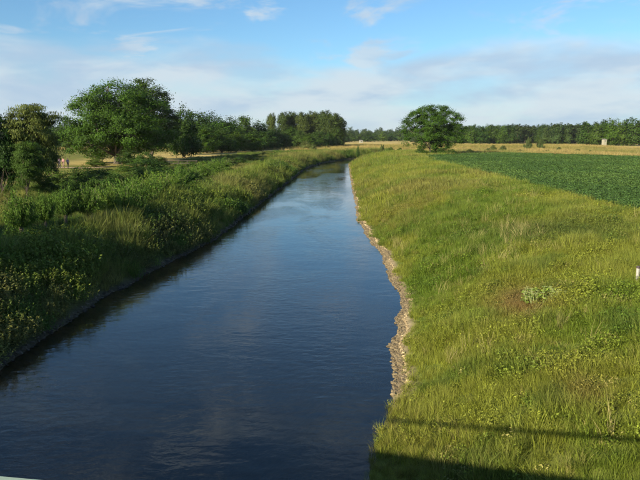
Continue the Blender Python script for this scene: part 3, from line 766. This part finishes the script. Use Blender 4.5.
make_kind('mid_a', 40, 13, 11, .02, 8, 170, 13000, .42, 1.1, LM['wood'], trunk_r=.28, flat=.95)
make_kind('mid_b', 50, 13, 9, .02, 7, 150, 12000, .42, 1.0, LM['oak'], trunk_r=.25, top_w=.75, flat=.95)
make_kind('mid_c', 60, 12, 12, .02, 9, 170, 13000, .42, 1.1, LM['dark'], trunk_r=.28, flat=.95)
make_kind('poplar', 70, 20, 7.5, .05, 9, 230, 18000, .46, 1.0, LM['lime'], trunk_r=.32, flat=1.2, lobes=[(.3 * (-1) ** i, .3 * (i % 3 - 1), zz, rr, rr, 2.9) for i, (zz, rr) in enumerate(((3.2, 2.2), (6, 2.7), (9, 2.9), (12, 3.0), (14.8, 2.9), (17.2, 2.6)))])
make_kind('willow', 80, 8.5, 6.5, .08, 10, 210, 38000, .22, .7, LM['willow'], trunk_r=.2, stems=2, asp=.3, axis_bias=(0, 0, -1.2), droop=1.2, lobes=[(0, 0, 6.9, 1.7, 1.7, 1.4), (-1.5, 0, 5.9, 1.6, 1.7, 1.5), (1.4, .2, 5.6, 1.7, 1.6, 1.5), (0, 1.3, 5.2, 1.8, 1.5, 1.6), (0, -1.3, 5.0, 1.8, 1.5, 1.6), (-1.6, 0, 3.6, 1.5, 1.5, 1.4), (1.6, .2, 3.4, 1.5, 1.5, 1.4), (0, 0, 2.4, 1.8, 1.8, 1.2)])
make_kind('near_dark', 90, 8, 7, .05, 8, 150, 20000, .24, .7, LM['dark'], trunk_r=.2, stems=2)
make_kind('bush_a', 100, 2.4, 3.4, .05, 6, 60, 6500, .12, .36, LM['bush'], trunk_r=.06, stems=3, inner=.35)
make_kind('bush_b', 110, 2.2, 3.0, .05, 5, 50, 6000, .12, .34, LM['sage'], trunk_r=.06, stems=3, inner=.35)
make_kind('far_a', 130, 17, 11, .0, 7, 100, 4600, .75, 1.3, LM['wood'], trunk_r=.3, flat=.95)
make_kind('far_b', 140, 16, 10, .0, 6, 100, 4400, .75, 1.2, LM['dark'], trunk_r=.28, flat=.95)
make_kind('far_c', 160, 16, 12, .0, 8, 110, 4800, .75, 1.3, LM['oak'], trunk_r=.3, flat=.95)
pl = [(0, 0, 12.5, 2.3, 2.3, 2.2), (.6, .3, 14.6, 1.6, 1.6, 1.6), (-.5, .4, 10.6, 1.9, 1.9, 1.1), (.3, -.6, 9.2, 1.4, 1.4, .7)]
make_kind('pine', 150, 16, 5.5, .55, 4, 50, 2000, .6, .8, LM['pine'], bark=plain_mat('pine_bark', (.06, .042, .03), (.11, .075, .05), 4, .9, .6), trunk_r=.11, lobes=pl)

# osier pollard: upright rods fanning from a knobbly head
def osier(seed, n_rod=110, hr=1.15, head=.62, spread=1.45):
    r = np.random.default_rng(seed); g = Geo()
    g.tube([(0, 0, -.2), (0, 0, .1), (.03, .02, head * .6), (0, .02, head), (0, .02, head + .12)], [.17, .14, .12, .19, .10], 9)
    for k in range(5):
        a = k * 1.3; g.tube([(0, 0, head - .1), (.14 * math.cos(a), .14 * math.sin(a), head + .02), (.2 * math.cos(a), .2 * math.sin(a), head + .12)], [.08, .08, .04], 6)
    Cs, As = [], []
    for k in range(n_rod):
        a = r.uniform(0, 6.28); th = spread * math.sqrt(r.uniform(.0, 1)); L = hr * r.uniform(.5, 1.12)
        p0 = np.array((.12 * math.cos(a), .12 * math.sin(a), head)); dr = np.array((math.cos(a) * math.sin(th), math.sin(a) * math.sin(th), math.cos(th)))
        p1 = p0 + dr * L
        if k % 2 == 0: g.tube([tuple(p0), tuple((p0 + p1) / 2), tuple(p1)], [.014, .010, .004], 3)
        t = r.uniform(.08, 1.0, 95)[:, None]
        Cs.append(p0 + (p1 - p0) * t + r.normal(0, .06, (95, 3))); As.append(np.tile(dr, (95, 1)))
    Cs = np.concatenate(Cs); As = np.concatenate(As); n = len(Cs)
    nm = r.normal(0, 1, (n, 3)); nm[:, 2] += .4
    V, F = leaves(Cs, nm, .12, .3, r, None)
    cme = mesh_np('crown', V, F, {'lr': ('FACE', 'FLOAT', r.uniform(0, 1, n).astype(np.float32))}); cme.materials.append(LM['osier'])
    tme = g.mesh('trunk'); tme.materials.append(bark_pale)
    return tme, cme, head + hr, 2 * math.sin(min(spread, 1.5)) * hr * .98
for i in range(3): PROTO['osier%d' % i] = osier(900 + i)
def osier_bush(seed):
    t, c, H, Wd = osier(seed, 150, 1.6, .12, 1.4); return t, c, H, Wd
for i in range(2): PROTO['osierbush%d' % i] = osier_bush(920 + i)

# the big left trees
plant_px('oak_big', 'broad_tree', 113, 84.5, 106, 126, 'big round broad crowned tree standing on the pasture edge', 'tree', rz=.6)
plant_px('oak_tall', 'tall_tree', 147, 80.5, 62, 146, 'tall dark tree rising directly behind the big round tree', 'tree', rz=2)
plant_px('mid_c', 'dark_tree', 183, 108, 36, 165, 'dark tree beside the tall tree, next to the hay field', 'tree')
plant_px('mid_b', 'pasture_tree', 70, 127, 18, 260, 'small far tree at the end of the pasture, half behind the big round tree', 'tree')
# by the willows
plant_px('willow', 'willow_tree', 28, 105, 54, 62, 'pale drooping willow tree behind the small pollards', 'tree')
plant_px('near_dark', 'dark_tree', 41, 117, 27, 74, 'dark round tree close behind the drooping willow', 'tree')
plant_px('near_dark', 'dark_tree', -6, 112, 40, 60, 'dark leafy tree on the far side of the drooping willow from the big round tree', 'tree')
plant_px('willow', 'young_willow', 27, 142, 34, 56, 'low bushy young willow in front of the drooping willow', 'tree', mat=LM['bush'])
# off to the side, casting the shade on the near bank
for i, (x, y, h) in enumerate(((-25, 19, 8.0), (-29, 24, 8.0), (-33, 17, 7.5))):
    plant('near_dark', 'bank_tree', x, y, h, 7.5, 'dark leafy tree on the shaded bank beside the bridge', 'tree', 'trees beside the bridge')

# tree belt behind the hay field
belt = [(196, 112, 30, 225, 'mid_a'), (212, 114, 28, 250, 'mid_c'), (228, 118, 28, 240, 'mid_b'), (243, 117, 30, 262, 'mid_a'), (258, 122, 26, 270, 'mid_c'), (205, 126, 24, 205, 'mid_b'), (222, 128, 24, 212, 'mid_a'),
        (236, 131, 22, 222, 'mid_b'), (251, 133, 24, 232, 'mid_b'), (186, 122, 26, 190, 'mid_a'), (266, 131, 22, 262, 'mid_a'), (276, 128, 20, 280, 'mid_c'), (176, 118, 24, 212, 'mid_c'), (284, 134, 18, 285, 'mid_b')]
for px, top, w, Y, k in belt:
    tall = top < 120
    lb = {'mid_a': 'mid green tree', 'mid_b': 'bright green rounder tree', 'mid_c': 'dark spreading tree'}[k] + (' rising in the back of the belt behind the hay field' if tall else ' along the front of the belt behind the hay field')
    plant_px(k, 'broadleaf_tree', px, top, w * 1.2, Y, lb, 'tree', 'tree belt behind the hay field')
# poplars
for px, top, w, Y in [(271, 113.5, 10, 330), (283, 112.5, 13, 345), (293, 112.5, 13, 352), (303, 112, 14, 345), (314, 112, 14, 350), (324, 112, 16, 345), (334, 112.5, 17, 340), (340, 117, 12, 350)]:
    if px == 271: lb, gp = 'slim poplar standing apart from the end of the poplar row', None
    else: lb, gp = 'tall upright poplar in the close row beyond the river bend', 'poplar row'
    plant_px('poplar', 'poplar_tree', px, top + rng.uniform(-.8, 1.5), w * rng.uniform(.98, 1.15), Y, lb, 'tree', gp)
for px, top, w, Y, k in [(291, 127, 16, 318, 'mid_b'), (300, 131, 16, 305, 'mid_a'), (309, 134, 14, 300, 'mid_b'), (318, 132, 16, 315, 'mid_a'), (328, 133, 14, 325, 'mid_c'), (337, 128, 14, 332, 'mid_c'), (281, 131, 16, 312, 'mid_a')]:
    plant_px(k, 'understorey_tree', px, top, w * 1.2, Y, 'lower rounded tree in front of the poplar row', 'tree', 'trees before the poplars')
for px, top, w, Y in [(306, 141, 13, 270), (313, 144, 8, 265)]:
    plant_px('bush_b', 'rounded_bush', px, top, w, Y, 'rounded grey green bush at the foot of the poplars', 'bush', 'bushes at the foot of the poplars')

# field tree
ft = at_y(433, 106.5, 178)
plant_px('field_tree', 'field_tree', 433, 106, 60, 178, 'lone broad tree at the corner of the green crop', 'tree', rz=0.0)
for dx, dy, h, w in [(-3, -1.5, 2.4, 4), (2.5, -2, 2.2, 4), (5.5, -1, 1.8, 3), (-.3, -2.4, 1.6, 3)]:
    plant('bush_a', 'undergrowth_bush', ft[0] + dx, 178 + dy, h, w, 'dark bush under the lone tree by the crop', 'bush', 'bushes under the lone tree')

# far woods: front trees one by one
def wood_front(x0, x1, step, Yf, topf, keys, name, label, group, wpx):
    px = x0
    while px < x1:
        Y = Yf(px) * rng.uniform(.97, 1.03); top = topf(px) + rng.uniform(-1.6, 2.2)
        plant_px(keys[rng.integers(0, len(keys))], name, px, top, wpx * rng.uniform(.8, 1.25), Y, label, 'tree', group)
        px += step * rng.uniform(.75, 1.25)
wood_front(456, 512, 8, lambda p: 470, lambda p: 124.5, ('far_a', 'far_c', 'far_b'), 'wood_edge_tree', 'rounded leafy tree on the wood edge behind the lone tree', 'wood edge behind the lone tree', 15)
wood_front(508, 592, 3.6, lambda p: 500, lambda p: 124.8, ('pine', 'pine', 'far_b'), 'pine_tree', 'dark slender pine along the middle of the far wood edge', 'pines of the far wood edge', 9)
wood_front(588, 664, 8.5, lambda p: 400 - (p - 588) * .5, lambda p: 122 - (p - 588) * .09, ('far_a', 'far_c', 'far_a'), 'wood_edge_tree', 'bright leafy tree at the wood corner beside the pale hut', 'leafy corner of the far wood', 17)
wood_front(344, 402, 7.5, lambda p: 640 + 3 * (p - 344), lambda p: 132, ('far_a', 'far_b', 'far_c'), 'horizon_tree', 'low hazy tree on the horizon beyond the river bend', 'hazy trees on the horizon', 12)
# the depth of the woods, one mass
def wood_mass(name, x0, x1, y0, y1, n, s0, s1, label):
    x, y = rng.uniform(x0, x1, n), rng.uniform(y0, y1, n)
    x = x + (y - y0) * 0
    prs = []
    for k in ('far_a', 'far_b', 'far_c'):
        me = PROTO[k][1].copy(); me.materials.clear(); me.materials.append(wood_m); prs.append(bpy.data.objects.new('wood_tree', me))
    t = rng.uniform(0, 1, (n, 1)); c = np.array((.030, .062, .018)) * (1 - t) + np.array((.052, .085, .022)) * t
    return scatter(name, np.stack([x, y, np.full(n, 2.9)], 1), rng.uniform(0, 6.28, n), rng.uniform(s0, s1, n), c, rng.integers(0, 3, n), prs, label, tilt=.02)
wood_m = leaf_mat('wood_mass_leaves', None, .5, .25)
wood_mass('far_wood', 95, 420, 515, 700, 420, .85, 1.08, 'deep mass of the far wood behind its edge trees')
wood_mass('far_wood', 170, 420, 400, 520, 130, .85, 1.05, 'dense interior of the leafy wood corner')
wood_mass('horizon_wood', -700, 500, 850, 1300, 900, .8, 1.35, 'low hazy wood along the horizon')
wood_mass('belt_wood', -150, -40, 275, 420, 130, .65, .85, 'dense wood behind the tree belt and poplars')

# ------------------------------------------------------------------ pollards, osiers and bushes on the left bank
POL = 'low pollard willow with pale trunk and bright feathery head beside the shaded bank'
for i, (px, base, top, w, Y, lb) in enumerate([(18, 226, 189, 34, 34, 'leafy pollard willow with pale trunk, standing below the young willow'), (43, 214, 190, 22, 37.5, 'small pollard willow with a pale cut stub on its trunk'),
                                               (64, 206, 185, 26, 40, 'round headed pollard willow with dark trunk between paler ones'), (86, 208, 184, 30, 41, 'pollard willow with two pale trunks at the end of the osier hedge'), (104, 205, 182, 32, 43.5, 'broad pollard willow joining the osier hedge')]):
    t = plant_px('osier%d' % (i % 3), 'pollard_willow', px, top, w, Y, lb, 'willow')
    if i == 1:
        g = Geo(); g.tube([(.10, -.12, .62), (.14, -.22, .72), (.15, -.25, .76)], [.09, .085, .08], 8)
        obj('cut_stub', g.mesh('cut_stub'), plain_mat('cut_wood', (.62, .52, .38), (.75, .66, .52), 8), t)
    if i == 3:
        g = Geo(); g.tube([(-.45, .1, -.2), (-.4, .1, .4), (-.25, .05, .85)], [.11, .10, .09], 8)
        obj('second_trunk', g.mesh('second_trunk'), bark_pale, t)
OS = 'feathery bright green osier bush in the long hedge above the shaded bank'
for i, (px, top, w, Y) in enumerate([(118, 181, 30, 46), (131, 179, 28, 50), (143, 177, 28, 54), (155, 174, 26, 58.5), (166, 171.5, 24, 64), (177, 169.5, 22, 70), (188, 167.5, 20, 77), (199, 165.5, 19, 85), (210, 163.5, 18, 94), (220, 161, 17, 104),
                                     (230, 158.5, 15, 116), (239, 157, 14, 130), (248, 155, 13, 146), (256, 153.5, 12, 165), (264, 152, 11, 188), (271, 150.8, 10, 212), (278, 150, 9, 238)]):
    p = at_y(px, top, Y)
    if Y > 110: plant_px('bush_a' if i % 2 else 'bush_b', 'hedge_bush', px, top, w * 1.2, Y, 'rounded bush in the far end of the hedge', 'bush', 'far hedge bushes')
    else: plant_px('osierbush%d' % (i % 2), 'osier_bush', px, top - 4.5, w * 1.7, Y, OS, 'bush', 'osier hedge')
for i, (px, top, w, Y) in enumerate([(60, 171, 34, 62), (82, 166, 40, 72), (102, 168, 34, 80), (150, 159, 34, 92), (128, 163, 30, 96), (70, 181, 30, 54), (95, 178, 30, 58), (168, 165, 22, 84), (205, 161, 16, 118), (193, 162, 16, 112), (216, 159, 14, 128), (140, 168, 28, 74), (116, 173, 28, 64), (128, 150, 26, 117), (146, 152, 28, 114), (160, 156, 20, 112), (96, 158, 22, 112), (48, 176, 30, 58), (108, 178, 30, 52), (84, 176, 32, 60), (130, 172, 30, 66), (155, 167, 26, 78), (180, 164, 20, 92)]):
    plant_px('bush_a', 'dark_bush', px, top, w, Y, ('dark' if i % 2 else 'mid green') + ' rounded bush between the osier hedge and ' + ('the rail fence' if px > 135 else 'the sandy track'), 'bush', 'bushes behind the hedge', mat=LM['dark'] if i % 2 else LM['bush'])

# bushes on the right
for px, top, w, Y, k in [(358, 145.5, 4, 240, 'bush_a'), (382, 144.5, 7, 215, 'bush_b'), (391, 147, 8, 212, 'bush_a'), (400, 147.5, 7, 225, 'bush_a')]:
    plant_px(k, 'bank_bush', px, top, w, Y, 'small round bush on the dry grass above the river bend', 'bush', 'bushes above the river bend')
for px, top, w, Y, lb in [(529, 137, 9, 250, 'taller rounded shrub of the pair standing in the dry meadow'), (541, 138.5, 8, 255, 'upright shrub of the pair standing in the dry meadow')]:
    plant_px('bush_b', 'meadow_shrub', px, top, w, Y, lb, 'bush')
for px, top, w, Y in [(493, 145, 8, 225), (503, 145.5, 8, 228), (559, 147, 6, 235), (415, 155, 14, 150), (488, 148, 6, 215), (470, 149, 8, 205), (578, 149, 7, 215), (590, 150, 6, 205), (520, 149.5, 8, 212), (548, 150, 8, 205), (565, 151, 7, 200)]:
    plant_px('bush_b', 'low_shrub', px, top, w, Y, 'low shrub scattered over the dry meadow beside the crop', 'bush', 'low shrubs of the dry meadow')

# ------------------------------------------------------------------ small things
# white flowering patch
r = np.random.default_rng(5)
fp = on_z(545, 283, 2.75)
fl = empty('flowering_plant', (fp[0], fp[1], float(height(fp[:1], fp[1:2])[0])))
n = 700; a = r.uniform(0, 6.28, n); d = np.sqrt(r.uniform(0, 1, n)); Cn = np.stack([d * np.cos(a) * .85, d * np.sin(a) * .5, r.uniform(.05, .62, n) * (1.1 - .5 * d)], 1)
V, F = leaves(Cn, np.tile((0, 0, 1.0), (n, 1)), .11, .5, r)
obj('foliage', mesh_np('foliage', V, F, {'lr': ('FACE', 'FLOAT', r.uniform(0, 1, n).astype(np.float32))}), leaf_mat('flower_leaves', (.13, .20, .035)), fl)
fm = plain_mat('white_umbel', (.20, .27, .08), (.36, .40, .18), 9, .8, .2)
for k in range(80):
    a, d = r.uniform(0, 6.28), math.sqrt(r.uniform(0, 1)); h = .50 - .15 * d + r.uniform(-.16, .12)
    g = Geo(); x0, y0 = d * math.cos(a) * .85, d * math.sin(a) * .5
    g.tube([(x0 * .9, y0 * .9, 0), (x0, y0, h)], [.006, .004], 3)
    for q in range(7):
        b = q * .9; rr_ = .05 if q else 0
        bm = bmesh.new(); bmesh.ops.create_icosphere(bm, subdivisions=1, radius=.013); bmesh.ops.transform(bm, matrix=Matrix.Translation((x0 + rr_ * math.cos(b), y0 + rr_ * math.sin(b), h + .01)) @ Matrix.Diagonal((1, 1, .5, 1)), verts=bm.verts); g._bm(bm)
    obj('flower_head', g.mesh('flower_head'), fm, fl)
tag(fl, 'patch of low plants with creamy white flower heads in the grass', 'flower')

# white marker post in the grass
pp = on_z(636.5, 291, 2.45); pz = float(height(pp[:1], pp[1:2])[0])
mp_ = empty('marker_post', (pp[0], pp[1], pz)); mp_.rotation_euler = (R(2), R(-3), .4)
g = Geo(); g.box((-.045, -.045, -.25), (.04, .045, .66), .012); obj('post', g.mesh('post'), plain_mat('white_paint', (.27, .27, .25), (.40, .40, .37), 9, .6, .2), mp_)
g = Geo(); g.box((-.05, -.052, .64), (.048, .052, .73), .014); obj('cap', g.mesh('cap'), plain_mat('dark_cap', (.05, .045, .05), (.08, .06, .06), 9, .6, .2), mp_)
tag(mp_, 'short white marker post with dark cap in the bank grass', 'post')

# far pale huts at the wood edge
hut_m = plain_mat('pale_boards', (.22, .22, .17), (.30, .29, .23), 3, .8, .3, (1, 1, 6)); hut_roof = plain_mat('hut_roof', (.16, .15, .13), (.22, .2, .18), 3); win_m = plain_mat('hut_window', (.03, .035, .04), (.05, .05, .05), 3, .2)
def hide(px, Y, w, h, legs, lb):
    p = at_y(px, 145, Y); e = empty('field_hut', (p[0], Y, 2.95), .2)
    z0 = .3 if not legs else h * .35
    g = Geo(); g.box((-w / 2, -w / 2, z0), (w / 2, w / 2, h), .03); obj('cabin', g.mesh('cabin'), hut_m, e)
    g = Geo(); o_ = .18; v = [(-w / 2 - o_, -w / 2 - o_, h + .02), (w / 2 + o_, -w / 2 - o_, h + .02), (w / 2 + o_, w / 2 + o_, h + .5), (-w / 2 - o_, w / 2 + o_, h + .5)]
    g.v = v + [(a, b, c + .12) for a, b, c in v]; g.f = [(3, 2, 1, 0), (4, 5, 6, 7), (0, 1, 5, 4), (1, 2, 6, 5), (2, 3, 7, 6), (3, 0, 4, 7)]
    obj('roof', g.mesh('roof'), hut_roof, e)
    g = Geo(); g.box((-w * .22, -w / 2 - .03, h - .95), (w * .22, -w / 2 + .05, h - .5)); obj('window', g.mesh('window'), win_m, e)
    for sx in (-1, 1):
        for sy in (-1, 1):
            g = Geo(); g.tube([(sx * w * .48, sy * w * .48, -.2), (sx * w * .42, sy * w * .42, z0 + .05)], [.08, .07], 6); obj('leg', g.mesh('leg'), bark_m, e)
    return tag(e, lb, 'hut')
hide(604, 365, 1.9, 3.6, False, 'tall pale hut in front of the leafy wood corner')
hide(569, 470, 1.7, 3.4, True, 'small pale raised hut in front of the far pines')
hide(361, 520, 2.6, 2.2, False, 'tiny pale hut on the dry meadow beyond the river bend')

# sandy track and fence left
tk = [on_z(-30, 166.5, 2.95), on_z(20, 167, 2.95), on_z(58, 167.3, 2.95), on_z(84, 167.5, 2.95), on_z(110, 166, 2.95)]
V = []; 
for i, q in enumerate(tk):
    for s_ in (-1, 1):
        yy = q[1] + s_ * 1.3; V.append((q[0], yy, float(height(q[:1], np.array([yy]))[0]) + .07))
trk = obj('sandy_track', mesh_np('sandy_track', np.array(V), np.array([(2 * i, 2 * i + 2, 2 * i + 3, 2 * i + 1) for i in range(4)])), plain_mat('sand', (.40, .27, .15), (.52, .40, .26), .8, .95, .3))
tag(trk, 'pale sandy track running below the pasture', None, None, 'structure')
wood_rail = plain_mat('weathered_wood', (.045, .038, .03), (.08, .07, .055), 4, .9, .4, (1, 1, 1))
fe = empty('rail_fence', (on_z(158, 165, 2.9)[0], 119, 2.75)); tag(fe, 'low dark wooden rail fence between bush and hay field', 'fence')
for k in range(5):
    g = Geo(); g.tube([(k * 1.7, 0, -.3), (k * 1.7, 0, .98)], [.08, .07], 7); obj('post', g.mesh('post'), wood_rail, fe)
for zr in (.35, .8):
    g = Geo(); g.box((-.2, -.13, zr), (7.0, -.075, zr + .12), .01); obj('rail', g.mesh('rail'), wood_rail, fe)

# a few people standing by the track
def person(px, Y, H, shirt, trousers, face, pose, label):
    p = at_y(px, 160, Y); z = float(height(p[:1], np.array([Y]))[0])
    e = empty('person', (p[0], Y, z), face); s = H / 1.75
    J = {'pel': (0, 0, .95), 'wst': (0, 0, 1.12), 'chest': (0, -.01, 1.36), 'neck': (0, 0, 1.50), 'hd0': (0, -.015, 1.58), 'hd1': (0, -.02, 1.66), 'hd2': (0, -.01, 1.735)}
    rad = {'pel': .145, 'wst': .13, 'chest': .155, 'neck': .055, 'hd0': .075, 'hd1': .088, 'hd2': .06}
    E = [('pel', 'wst'), ('wst', 'chest'), ('chest', 'neck'), ('neck', 'hd0'), ('hd0', 'hd1'), ('hd1', 'hd2')]
    for sd, q in ((-1, 'l'), (1, 'r')):
        J.update({q + 'hip': (sd * .09, 0, .88), q + 'kn': (sd * .11, -.03 - .05 * pose * sd, .49), q + 'an': (sd * .12, .02 + .06 * pose * sd, .09), q + 'toe': (sd * .14, -.13 + .06 * pose * sd, .035),
                  q + 'sh': (sd * .18, 0, 1.42), q + 'el': (sd * .25, .02, 1.14), q + 'wr': (sd * (.22 if pose < .5 else .12), -.12 - .1 * pose, .95 + .12 * pose), q + 'ha': (sd * (.21 if pose < .5 else .08), -.17 - .12 * pose, .88 + .13 * pose)})
        rad.update({q + 'hip': .095, q + 'kn': .062, q + 'an': .045, q + 'toe': .04, q + 'sh': .065, q + 'el': .045, q + 'wr': .032, q + 'ha': .036})
        E += [('pel', q + 'hip'), (q + 'hip', q + 'kn'), (q + 'kn', q + 'an'), (q + 'an', q + 'toe'), ('chest', q + 'sh'), (q + 'sh', q + 'el'), (q + 'el', q + 'wr'), (q + 'wr', q + 'ha')]
    nm = list(J); me = bpy.data.meshes.new('body'); me.from_pydata([J[k] for k in nm], [(nm.index(a), nm.index(b)) for a, b in E], []); me.update()
    m, ns, ls = new_mat('person_clothes')
    tcn = nd(ns, 'ShaderNodeTexCoord'); sp = nd(ns, 'ShaderNodeSeparateXYZ'); ls.new(tcn.outputs['Object'], sp.inputs[0])
    dv = nd(ns, 'ShaderNodeMath', operation='DIVIDE'); ls.new(sp.outputs['Z'], dv.inputs[0]); dv.inputs[1].default_value = 1.8
    cr = nd(ns, 'ShaderNodeValToRGB'); cr.color_ramp.interpolation = 'CONSTANT'; els = cr.color_ramp.elements
    els[0].position = 0; els[0].color = (.03, .025, .02, 1); els[1].position = .05; els[1].color = (*trousers, 1)
    e1 = els.new(.57); e1.color = (*shirt, 1); e2 = els.new(.835); e2.color = (.42, .26, .18, 1)
    ls.new(dv.outputs[0], cr.inputs[0]); p_ = nd(ns, 'ShaderNodeBsdfPrincipled'); ls.new(cr.outputs[0], p_.inputs['Base Color']); p_.inputs['Roughness'].default_value = .85
    o_ = nd(ns, 'ShaderNodeOutputMaterial'); ls.new(p_.outputs[0], o_.inputs[0])
    b = obj('body', me, m, e); sk = b.modifiers.new('skin', 'SKIN'); sk.use_smooth_shade = True
    for k, v in enumerate(me.skin_vertices[0].data): v.radius = (rad[nm[k]],) * 2; v.use_root = (nm[k] == 'pel')
    b.modifiers.new('sub', 'SUBSURF').levels = 1; b.modifiers['sub'].render_levels = 2
    bm = bmesh.new(); bmesh.ops.create_uvsphere(bm, u_segments=12, v_segments=8, radius=.105); bmesh.ops.transform(bm, matrix=Matrix.Translation((0, .02, 1.70)) @ Matrix.Diagonal((.93, 1.05, .85, 1)), verts=bm.verts)
    hm = bpy.data.meshes.new('hair'); bm.to_mesh(hm); bm.free(); obj('hair', hm, plain_mat('dark_hair', (.02, .014, .01), (.04, .028, .02), 20), e, smooth=True)
    e.scale = (s, s, s)
    return tag(e, label, 'person')
person(59, 106, 1.82, (.20, .14, .20), (.06, .05, .07), .3, 0, 'person in lilac top standing at one end of the small group on the track')
person(63.2, 105.2, 1.78, (.30, .15, .15), (.22, .15, .12), -.2, 1, 'person in pinkish top and light trousers in the middle of the group on the track')
person(67.6, 105.8, 1.68, (.20, .17, .24), (.06, .05, .07), .8, .4, 'person in dark purple top standing at the far end of the group on the track')

# ------------------------------------------------------------------ the bridge underfoot
conc = plain_mat('bridge_concrete', (.34, .33, .30), (.44, .42, .38), 2, .85, .3); paint = plain_mat('pale_green_paint', (.42, .52, .36), (.50, .60, .44), 12, .45, .15); asph = plain_mat('bridge_asphalt', (.045, .045, .045), (.06, .06, .058), 8, .9, .4)
br = empty('road_bridge', (0, 0, 0), -.155); tag(br, 'concrete road bridge with pale green steel railing over the river', 'bridge')
YB = .955
g = Geo(); g.box((-34, YB - 5.6, 6.02), (34, YB + .22, 6.42), .03); obj('deck', g.mesh('deck'), conc, br)
g = Geo(); g.box((-34, YB - 5.0, 6.424), (34, YB - .35, 6.47), .01); obj('carriageway', g.mesh('carriageway'), asph, br)
for y in (YB - 4.6, YB - 2.6, YB - .5):
    g = Geo(); g.box((-34, y - .2, 5.35), (34, y + .2, 6.017), .02); obj('girder', g.mesh('girder'), conc, br)
for x in (-16.5, 9.5):
    g = Geo(); g.box((x - .5, YB - 5.2, -1.9), (x + .5, YB - .1, 5.347), .08); obj('pier', g.mesh('pier'), conc, br)
for x in (-36.5, 36.5):
    g = Geo(); g.box((x - 2.5, YB - 6, 1.5), (x + 2.5, YB + .3, 6.40), .05); obj('abutment', g.mesh('abutment'), conc, br)
for y in (YB + .06, YB - 5.45):
    rl = obj('railing', Geo().tube([(-34, y, 7.30), (0, y, 7.30), (34, y, 7.30)], [.045] * 3, 10).mesh('railing'), paint, br)
    for zz in (6.75, 7.02):
        obj('cable', Geo().tube([(-34, y, zz), (34, y, zz)], [.008] * 2, 6).mesh('cable'), paint, rl)
    for k in range(-11, 12):
        x = k * 3.0 + 1.2
        g = Geo(); g.tube([(x, y, 6.40), (x, y, 7.32), (x, y, 7.345), (x, y, 7.36)], [.03, .03, .024, .008], 8); obj('post', g.mesh('post'), paint, rl)

# ------------------------------------------------------------------ haze
g = Geo(); g.box((-6500, -260, -3.2), (6500, 9900, 27)); hz = obj('haze', g.mesh('haze'))
hm_, ns, ls = new_mat('haze_air')
pv = nd(ns, 'ShaderNodeVolumePrincipled'); pv.inputs['Color'].default_value = (.82, .90, 1, 1); pv.inputs['Density'].default_value = .000055; pv.inputs['Anisotropy'].default_value = .1
o = nd(ns, 'ShaderNodeOutputMaterial'); ls.new(pv.outputs[0], o.inputs['Volume']); hz.data.materials.append(hm_)
tag(hz, 'thin pale summer haze over the plain', None, None, 'stuff')
